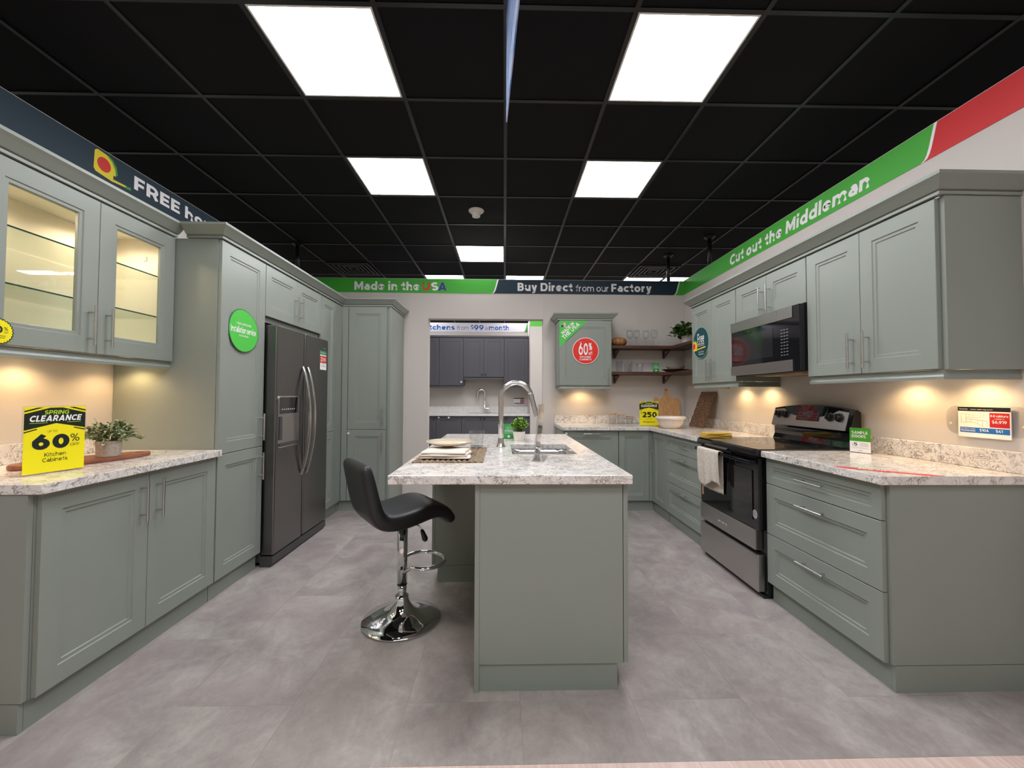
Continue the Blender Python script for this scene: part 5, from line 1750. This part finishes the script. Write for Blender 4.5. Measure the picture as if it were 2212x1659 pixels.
# ------------------------------------------------------------------ stickers on the cabinets
# green oval
P = Plane((-1.7348, 2.642, 1.555), (0, 1, 0))
t = thing('oval_sticker', P.p(0.155, 0.0), 'green installation service oval sticker on the tall cabinet', 'sticker')
sh = []
for k in range(56):
    a = 2 * math.pi * k / 56
    r = 1.0 + 0.035 * math.cos(2 * a + 0.6) + 0.02 * math.cos(3 * a)
    sh.append((0.158 + 0.150 * r * math.cos(a), 0.122 + 0.142 * r * math.sin(a)))
mm = MB(); P.poly(mm, [(0.158 + (u - 0.158) * 1.03, 0.122 + (v - 0.122) * 1.03) for u, v in sh], 0, 0.0008); mm.build('rim', flat(30, 92, 58), t)
mm = MB(); P.poly(mm, sh, 0.001, 0.0004); mm.build('face', flat(80, 190, 72), t)
letters(P, 'lettering', WHITE, t, [dict(s='WREN APPROVED', u=0.155, v=0.158, cap=0.015, width=0.16, bold=0.015, align='C', n0=0.0016), dict(s='Installation service', u=0.155, v=0.105, cap=0.042, width=0.265, bold=0.03, align='C', n0=0.0016), dict(s='AVAILABLE', u=0.155, v=0.082, cap=0.013, width=0.10, bold=0.015, align='C', n0=0.0016)])
# yellow starburst on the glass cabinet door, cut by the photo edge
P = Plane((-2.0098, 1.685, 1.500), (0, 1, 0))
t = thing('starburst_sticker', P.p(0, 0), 'yellow starburst discount sticker at the left edge on the glass cabinet door', 'sticker')
star = lambda R, n=26: [((R if k % 2 == 0 else R * 0.91) * math.cos(math.pi * k / n), (R if k % 2 == 0 else R * 0.91) * math.sin(math.pi * k / n)) for k in range(2 * n)]
mm = MB(); P.poly(mm, star(0.055), 0, 0.0008); mm.build('rim', flat(40, 58, 30), t)
mm = MB(); P.poly(mm, star(0.050), 0.001, 0.0004); mm.build('face', YELLOW, t)
letters(P, 'lettering', INK, t, [dict(s='60', u=0.014, v=-0.006, cap=0.028, width=0.046, bold=0.05, align='R', n0=0.0016), dict(s='%', u=0.018, v=0.006, cap=0.014, n0=0.0016), dict(s='OFF', u=0.018, v=-0.006, cap=0.007, n0=0.0016)])
mm = MB(); P.rect(mm, -0.03, 0.025, -0.018, -0.016, 0.0016, 0.0003); P.rect(mm, -0.03, 0.022, -0.026, -0.024, 0.0016, 0.0003); mm.build('print_lines', INK, t)
# made in the usa corner
P = Plane((0.6695, 4.7798, 1.815), (1, 0, 0))
t = thing('corner_sticker', P.p(0, 0), 'green triangular Made in the USA sticker on the back wall cabinet corner', 'sticker')
mm = MB(); P.poly(mm, [(0, 0), (0.332, 0.312), (0, 0.312)], 0, 0.0008); mm.build('triangle', flat(84, 190, 78), t)
q = math.radians(43)
letters(P, 'lettering', WHITE, t, [dict(s='MADE IN', u=0.042, v=0.150, cap=0.036, width=0.185, bold=0.04, rot=q, n0=0.001), dict(s='THE USA', u=0.058, v=0.092, cap=0.048, width=0.255, bold=0.04, rot=q, n0=0.001)])
def heart(cu, cv, s, rot):
    out = []
    for k in range(40):
        a = 2 * math.pi * k / 40
        x = 16 * math.sin(a) ** 3
        y = 13 * math.cos(a) - 5 * math.cos(2 * a) - 2 * math.cos(3 * a) - math.cos(4 * a)
        x, y = x * s / 17, y * s / 17
        out.append((cu + x * math.cos(rot) - y * math.sin(rot), cv + x * math.sin(rot) + y * math.cos(rot)))
    return out[::-1]
mm = MB(); P.poly(mm, heart(0.052, 0.258, 0.033, q), 0.001, 0.0004); mm.build('heart', flat(232, 196, 190), t)
mm = MB(); P.poly(mm, ellipse(0.036, 0.250, 0.016, 0.016, 20), 0.0016, 0.0004); mm.build('heart_canton', flat(46, 66, 120), t)
mm = MB()
for k in range(4):
    c = Vector((0.050, 0.245)) + Vector((math.cos(q), math.sin(q))) * (0.0) + Vector((-math.sin(q), math.cos(q))) * (k * 0.0095 - 0.004)
    P.poly(mm, [(c.x, c.y), (c.x + 0.024 * math.cos(q), c.y + 0.024 * math.sin(q)), (c.x + 0.024 * math.cos(q) - 0.004 * math.sin(q), c.y + 0.024 * math.sin(q) + 0.004 * math.cos(q)), (c.x - 0.004 * math.sin(q), c.y + 0.004 * math.cos(q))], 0.0016, 0.0003)
mm.build('heart_stripes', flat(214, 96, 92), t)
# red round
P = Plane((0.977, 4.7898 - 0.0035, 1.776), (1, 0, 0))
P = Plane((0.977, 4.7798, 1.776), (1, 0, 0))
t = thing('round_sticker', P.p(0, -0.15), 'round red 60% off sticker on the back wall cabinet door', 'sticker')
mm = MB(); P.poly(mm, ellipse(0, 0, 0.156, 0.156, 64), 0, 0.0008); mm.build('rim', flat(240, 214, 206), t)
mm = MB(); P.poly(mm, ellipse(0, 0, 0.148, 0.148, 64), 0.001, 0.0004); mm.build('face', flat(222, 52, 40), t)
letters(P, 'lettering', WHITE, t, [dict(s='Up to', u=-0.078, v=0.100, cap=0.008, width=0.036, n0=0.0016), dict(s='60', u=-0.082, v=-0.050, cap=0.140, width=0.110, bold=0.03, n0=0.0016), dict(s='%', u=0.036, v=0.010, cap=0.082, width=0.040, bold=0.03, n0=0.0016),
    dict(s='off', u=0.036, v=-0.050, cap=0.045, width=0.042, bold=0.03, n0=0.0016), dict(s='KITCHEN', u=-0.002, v=-0.082, cap=0.020, width=0.126, bold=0.03, align='C', n0=0.0016), dict(s='CABINETS', u=-0.002, v=-0.110, cap=0.020, width=0.142, bold=0.03, align='C', n0=0.0016)])
# dark oval 'Free kitchen'
P = Plane((1.9098, 4.060, 1.618), (0, -1, 0))
t = thing('oval_sticker', P.p(0.15, 0), 'dark teal Free Kitchen oval sticker with a tape measure picture', 'sticker')
ov = ellipse(0.160, 0.146, 0.150, 0.146, 56)
mm = MB(); P.poly(mm, [(0.160 + (u - 0.160) * 1.03, 0.146 + (v - 0.146) * 1.03) for u, v in ov], 0, 0.0008); mm.build('rim', flat(150, 190, 170), t)
mm = MB(); P.poly(mm, ov, 0.001, 0.0004); mm.build('face', flat(18, 70, 74), t)
mm = MB(); P.poly(mm, [(0.018, 0.075), (0.085, 0.075), (0.093, 0.115), (0.085, 0.150), (0.055, 0.168), (0.010, 0.170), (0.004, 0.13)], 0.0016, 0.0003); P.poly(mm, [(0.085, 0.080), (0.255, 0.093), (0.255, 0.104), (0.085, 0.090)], 0.0016, 0.0003); mm.build('yellow_tape', flat(244, 200, 40), t)
mm = MB(); P.poly(mm, [(0.086, 0.152), (0.092, 0.160), (0.060, 0.182), (0.030, 0.182), (0.012, 0.172), (0.055, 0.170)], 0.0017, 0.0003); mm.build('green_tape', flat(60, 150, 60), t)
mm = MB(); P.poly(mm, ellipse(0.030, 0.122, 0.026, 0.030, 24), 0.0021, 0.0003); mm.build('red_disc', flat(214, 60, 46), t)
letters(P, 'lettering', WHITE, t, [dict(s='Free', u=0.100, v=0.148, cap=0.088, width=0.130, bold=0.02, n0=0.0016), dict(s='KITCHEN', u=0.102, v=0.127, cap=0.016, width=0.128, bold=0.03, n0=0.0016), dict(s='CONSULTATION', u=0.102, v=0.113, cap=0.009, width=0.128, bold=0.01, n0=0.0016),
    dict(s='Scan for free', u=0.118, v=0.052, cap=0.013, width=0.10, bold=0.01, n0=0.0016), dict(s='Consults', u=0.118, v=0.030, cap=0.013, width=0.10, bold=0.02, n0=0.0016)])

# ------------------------------------------------------------------ banners on the wall tops
BZ, BH = 2.520, 0.176
def sep(P, u, direction, h):
    """slanted white divider with a rounded foot, from top (u) to bottom"""
    L = [(0.0, h), (-0.030, 0.35 * h), (-0.042, 0.16 * h), (-0.055, 0.05 * h), (-0.075, 0.0)]
    return [(u + direction * x, v) for x, v in L]
def divider(P, u, direction, h, root, w=0.016):
    l = sep(P, u, direction, h)
    r = [(x + direction * w, v) for x, v in l]
    mm = MB()
    for k in range(len(l) - 1):
        q = [l[k], r[k], r[k + 1], l[k + 1]]
        P.poly(mm, q, 0.0012, 0.0004)
    mm.build('divider', WHITE, root)
def part_poly(P, name, m, root, pts, n0=0.0, th=0.001):
    mm = MB()
    P.poly(mm, pts, n0, th)
    return mm.build(name, m, root)

# left wall
P = Plane((WL + 0.0015, 0.92, BZ), (0, 1, 0))
t = thing('banner', P.p(1.5, 0), 'dark navy banner reading FREE home along the left wall top', 'banner', 'banners along the wall tops')
part_poly(P, 'panel', NAVY, t, [(0, 0), (3.08, 0), (3.08, BH), (0, BH)])
u0 = 2.405 - 0.92
body = [(u0 + 0.000, 0.045), (u0 + 0.012, 0.030), (u0 + 0.120, 0.018), (u0 + 0.122, 0.060), (u0 + 0.138, 0.060), (u0 + 0.132, 0.100), (u0 + 0.110, 0.138), (u0 + 0.075, 0.160), (u0 + 0.020, 0.164), (u0 + 0.004, 0.150)]
part_poly(P, 'tape_body', flat(226, 206, 44), t, body, 0.0012, 0.0004)
part_poly(P, 'tape_rim', flat(64, 150, 66), t, [(u0 + 0.085, 0.162), (u0 + 0.115, 0.150), (u0 + 0.140, 0.118), (u0 + 0.150, 0.070), (u0 + 0.138, 0.070), (u0 + 0.130, 0.105), (u0 + 0.108, 0.140), (u0 + 0.080, 0.158)], 0.0017, 0.0003)
part_poly(P, 'tape_disc', flat(208, 52, 46), t, ellipse(u0 + 0.062, 0.092, 0.042, 0.042, 28), 0.0017, 0.0004)
part_poly(P, 'tape_blade', flat(220, 206, 60), t, [(u0 + 0.122, 0.020), (u0 + 0.235, 0.030), (u0 + 0.235, 0.040), (u0 + 0.122, 0.036)], 0.0013, 0.0003)
part_poly(P, 'tape_hook', flat(64, 150, 66), t, [(u0 + 0.205, 0.022), (u0 + 0.240, 0.026), (u0 + 0.240, 0.042), (u0 + 0.205, 0.038)], 0.0018, 0.0003)
letters(P, 'lettering', WHITE, t, [dict(s='FREE', u=2.667 - 0.92, v=0.050, cap=0.086, width=0.375, bold=0.045, n0=0.0012), dict(s='home', u=3.092 - 0.92, v=0.050, cap=0.086, width=0.42, bold=0.045, n0=0.0012)])
P = Plane((WL + 0.0015, 4.01, BZ), (0, 1, 0))
t = thing('banner', P.p(0.5, 0), 'plain green banner at the far end of the left wall top', 'banner', 'banners along the wall tops')
part_poly(P, 'panel', GREEN, t, [(0, 0), (1.085, 0), (1.085, BH), (0, BH)])
# back wall
P = Plane((WL + 0.003, WB - 0.0015, BZ), (1, 0, 0))
o = -WL - 0.003
t = thing('banner', P.p(1.2, 0), 'green banner reading Made in the USA on the back wall', 'banner', 'banners along the wall tops')
us = o - 0.062
part_poly(P, 'panel', GREEN, t, [(0, 0)] + [(u, v) for u, v in sep(P, us, 1, BH)][::-1] + [(0, BH)])
letters(P, 'lettering', WHITE, t, [dict(s='Made in the', u=o - 1.826, v=0.030, cap=0.106, width=0.800, bold=0.045, n0=0.0012), dict(s='S', u=o - 0.882, v=0.030, cap=0.104, width=0.088, bold=0.045, n0=0.0012)])
letters(P, 'red_letter', flat(214, 48, 44), t, [dict(s='U', u=o - 0.990, v=0.030, cap=0.104, width=0.092, bold=0.045, n0=0.0012)])
letters(P, 'blue_letter', flat(58, 52, 140), t, [dict(s='A', u=o - 0.793, v=0.030, cap=0.104, width=0.100, bold=0.045, n0=0.0012)])
divider(P, us, 1, BH, t)
t = thing('banner', P.p(o + 1.0, 0), 'dark navy banner reading Buy Direct from our Factory on the back wall', 'banner', 'banners along the wall tops')
us2 = o + 2.225
a = [(u + 0.016, v) for u, v in sep(P, us, 1, BH)]
b = sep(P, us2, 1, BH)
part_poly(P, 'panel', NAVY, t, a[::-1][:1] + b[::-1] + a[:-1] if False else [a[-1]] + b[::-1] + a[:-1])
letters(P, 'lettering', WHITE, t, [dict(s='Buy Direct', u=o + 0.191, v=0.036, cap=0.102, width=0.690, bold=0.045, n0=0.0012), dict(s='from our', u=o + 0.920, v=0.036, cap=0.082, width=0.412, bold=0.008, n0=0.0012), dict(s='Factory', u=o + 1.368, v=0.036, cap=0.100, width=0.508, bold=0.045, n0=0.0012)])
divider(P, us2, 1, BH, t)
t = thing('banner', P.p(o + 2.25, 0), 'short green banner end in the back wall corner', 'banner', 'banners along the wall tops')
c = [(u + 0.016, v) for u, v in sep(P, us2, 1, BH)]
part_poly(P, 'panel', GREEN, t, [c[-1]] + [(o + WR - 0.004, 0), (o + WR - 0.004, BH)] + c[:-1])
# right wall (reads towards the viewer)
P = Plane((WR - 0.0015, WB - 0.005, BZ), (0, -1, 0))
k0 = WB - 0.005
t = thing('banner', P.p(1.5, 0), 'green banner reading Cut out the Middleman along the right wall', 'banner', 'banners along the wall tops')
us = k0 - 2.080
part_poly(P, 'panel', GREEN, t, [(0, 0)] + sep(P, us, 1, BH)[::-1] + [(0, BH)])
letters(P, 'lettering', WHITE, t, [dict(s='Cut out the', u=k0 - 4.034, v=0.034, cap=0.100, width=0.765, bold=0.045, n0=0.0012, shear=0.10), dict(s='Middleman', u=k0 - 3.222, v=0.034, cap=0.100, width=0.755, bold=0.045, n0=0.0012, shear=0.10)])
divider(P, us, 1, BH, t)
t = thing('banner', P.p(k0 - 1.5, 0), 'plain red banner on the right wall nearest the camera', 'banner', 'banners along the wall tops')
c = [(u + 0.016, v) for u, v in sep(P, us, 1, BH)]
part_poly(P, 'panel', RED, t, [c[-1], (k0 - 0.92, 0), (k0 - 0.92, BH)] + c[:-1])
# far wall
P = Plane((-3.2, 8.1985, BZ), (1, 0, 0))
t = thing('banner', P.p(2.4, 0), 'white banner reading Kitchens from 99 dollars a month beyond the doorway', 'banner', 'banners along the wall tops')
us = 3.2 + 0.500
part_poly(P, 'panel', flat(226, 222, 230), t, [(0, 0)] + sep(P, us, 1, BH)[::-1] + [(0, BH)])
letters(P, 'blue_lettering', BLUE, t, [dict(s='Kitchens', u=3.2 - 1.600, v=0.036, cap=0.100, width=0.655, bold=0.04, n0=0.0012), dict(s='$', u=3.2 - 0.625, v=0.056, cap=0.075, width=0.06, bold=0.03, n0=0.0012), dict(s='99', u=3.2 - 0.560, v=0.036, cap=0.100, width=0.190, bold=0.04, n0=0.0012), dict(s='month', u=3.2 - 0.265, v=0.036, cap=0.098, width=0.402, bold=0.04, n0=0.0012)])
letters(P, 'grey_lettering', flat(96, 100, 130), t, [dict(s='from', u=3.2 - 0.900, v=0.036, cap=0.085, width=0.235, n0=0.0012), dict(s='a', u=3.2 - 0.345, v=0.036, cap=0.085, n0=0.0012)])
t = thing('banner', P.p(us, 0), 'green banner end beside the stub wall beyond the doorway', 'banner', 'banners along the wall tops')
part_poly(P, 'panel', flat(60, 140, 66), t, [sep(P, us, 1, BH)[-1], (3.2 + 0.513, 0), (3.2 + 0.513, BH), (us, BH)] if False else [(us - 0.070, 0.0), (us + 0.0125, 0.0), (us + 0.0125, BH), (us + 0.002, BH), (us - 0.028, 0.35 * BH), (us - 0.050, 0.05 * BH)], 0.0012)
P = Plane((0.514, 7.4985, BZ), (1, 0, 0))
t = thing('banner', P.p(0.14, 0), 'bright green banner on the end of the stub wall beyond the doorway', 'banner', 'banners along the wall tops')
part_poly(P, 'panel', flat(96, 200, 70), t, [(0, 0), (0.286, 0), (0.286, BH), (0, BH)])

# ------------------------------------------------------------------ kitchen beyond the doorway
FFU = Face((0, 7.85, 0), (1, 0, 0), (0, -1, 0))
FFB = Face((0, 7.565, 0), (1, 0, 0), (0, -1, 0))
for n, a, b, z, kx, lab in ((1, -2.11, -1.195, 1.44, None, 'charcoal wall cabinet at the left of the far kitchen, half hidden'),
                            (2, -1.193, -0.737, 1.44, -0.77, 'charcoal single-door wall cabinet left of the far kitchen tap'),
                            (3, -0.735, 0.041, 1.602, None, 'shorter charcoal two-door wall cabinet above the far kitchen tap'),
                            (4, 0.043, 0.509, 1.44, 0.075, 'charcoal single-door wall cabinet right of the far kitchen tap')):
    fr = []
    if n == 1:
        fr = [('door', -2.11, -1.65, z, 2.350, None), ('door', -1.65, -1.195, z, 2.350, None)]
    elif n == 3:
        fr = [('door', a, -0.347, z, 2.350, ('k', -0.382, z + 0.05)), ('door', -0.347, b, z, 2.350, ('k', -0.312, z + 0.05))]
    else:
        fr = [('door', a, b, z, 2.350, ('k', kx, z + 0.05))]
    t = unit(FFU, 'wall_cabinet', a, b, z, 2.355, 0.348, lab, 'cabinet', DARKCAB, fronts=fr, style='single', group='charcoal cabinets beyond the doorway')
    MB().obox(FFU.O, FFU.U, Z, FFU.N, a + 0.001, b - 0.001, z - 0.045, z - 0.002, -0.045, -0.02).build('light_rail', DARKCAB, t)
    if n == 2:
        MB().tube([FFU.p(-0.77, z + 0.065, 0.027), FFU.p(-0.77, z + 0.065, 0.034)], 0.018, 14).build('lock_button', WHITEPL, t)
tag(MB().box(-2.2, 0.511, 7.83, 8.195, 2.357, 2.392).build('crown_moulding', DARKCAB), 'charcoal top moulding over the far kitchen wall cabinets', 'moulding')
for a, b, fr, lab in ((-2.11, -1.195, [('door', -2.11, -1.65, KZ, 0.872, None), ('door', -1.65, -1.195, KZ, 0.872, ('k', -1.23, 0.82))], 'charcoal base cabinet at the left of the far kitchen, half hidden'),
                      (-1.193, -0.737, [('door', -1.193, -0.737, KZ, 0.872, ('k', -0.965, 0.832))], 'charcoal single-front base cabinet left of the far kitchen tap'),
                      (-0.735, 0.041, [('door', -0.735, -0.350, KZ, 0.872, ('k', -0.385, 0.825)), ('door', -0.350, 0.041, KZ, 0.872, ('k', -0.315, 0.825))], 'charcoal two-door base cabinet under the far kitchen tap'),
                      (0.043, 0.509, [('door', 0.043, 0.509, KZ, 0.872, ('k', 0.085, 0.825))], 'charcoal single-door base cabinet right of the far kitchen tap')):
    t = unit(FFB, 'base_cabinet', a, b, KZ, CT0, 0.63, lab, 'cabinet', DARKCAB, plinth=True, fronts=fr, style='single', group='charcoal cabinets beyond the doorway')
    if a == -1.193:
        MB().tube([FFB.p(-0.965, 0.846, 0.027), FFB.p(-0.965, 0.846, 0.034)], 0.018, 14).tube([FFB.p(-1.150, 0.846, 0.0003), FFB.p(-1.150, 0.846, 0.010)], 0.017, 14).build('lock_button', WHITEPL, t)
t = thing('countertop', (-0.8, 7.86, CT0), 'plain white countertop in the kitchen beyond the doorway', 'countertop')
MB().box(-2.2, 0.512, 7.535, 8.197, CT0, CT1).build('slab', WHITETOP, t)
MB().box(-2.2, 0.512, 8.177, 8.197, CT1 + 0.0005, 1.035).build('backsplash', WHITETOP, t)
MB().box(-0.60, -0.06, 7.66, 8.04, CT1 + 0.0003, CT1 + 0.0012).build('sink_rim', SINKST, t)
fx, fy = -0.335, 8.10
t = thing('faucet', (fx, fy, CT1), 'chrome kitchen tap in the kitchen beyond the doorway', 'faucet')
pts = [(fx, fy, CT1 + 0.001), (fx, fy, 1.22)]
for k in range(15):
    a = math.radians(180 * k / 14)
    pts.append((fx - 0.07 + 0.07 * math.cos(a), fy, 1.30 + 0.07 * math.sin(a)))
MB().tube(pts, 0.017, 14).build('neck', CHROME, t, smooth=True)
MB().tube([(fx - 0.14, fy, 1.299), (fx - 0.155, fy, 1.19)], [0.020, 0.022], 14).build('spray_head', CHROME, t)
MB().tube([(fx + 0.015, fy, 1.005), (fx + 0.085, fy, 1.005)], 0.018, 12).tube([(fx + 0.075, fy, 1.02), (fx + 0.080, fy, 1.10)], 0.008, 8).build('lever', CHROME, t)
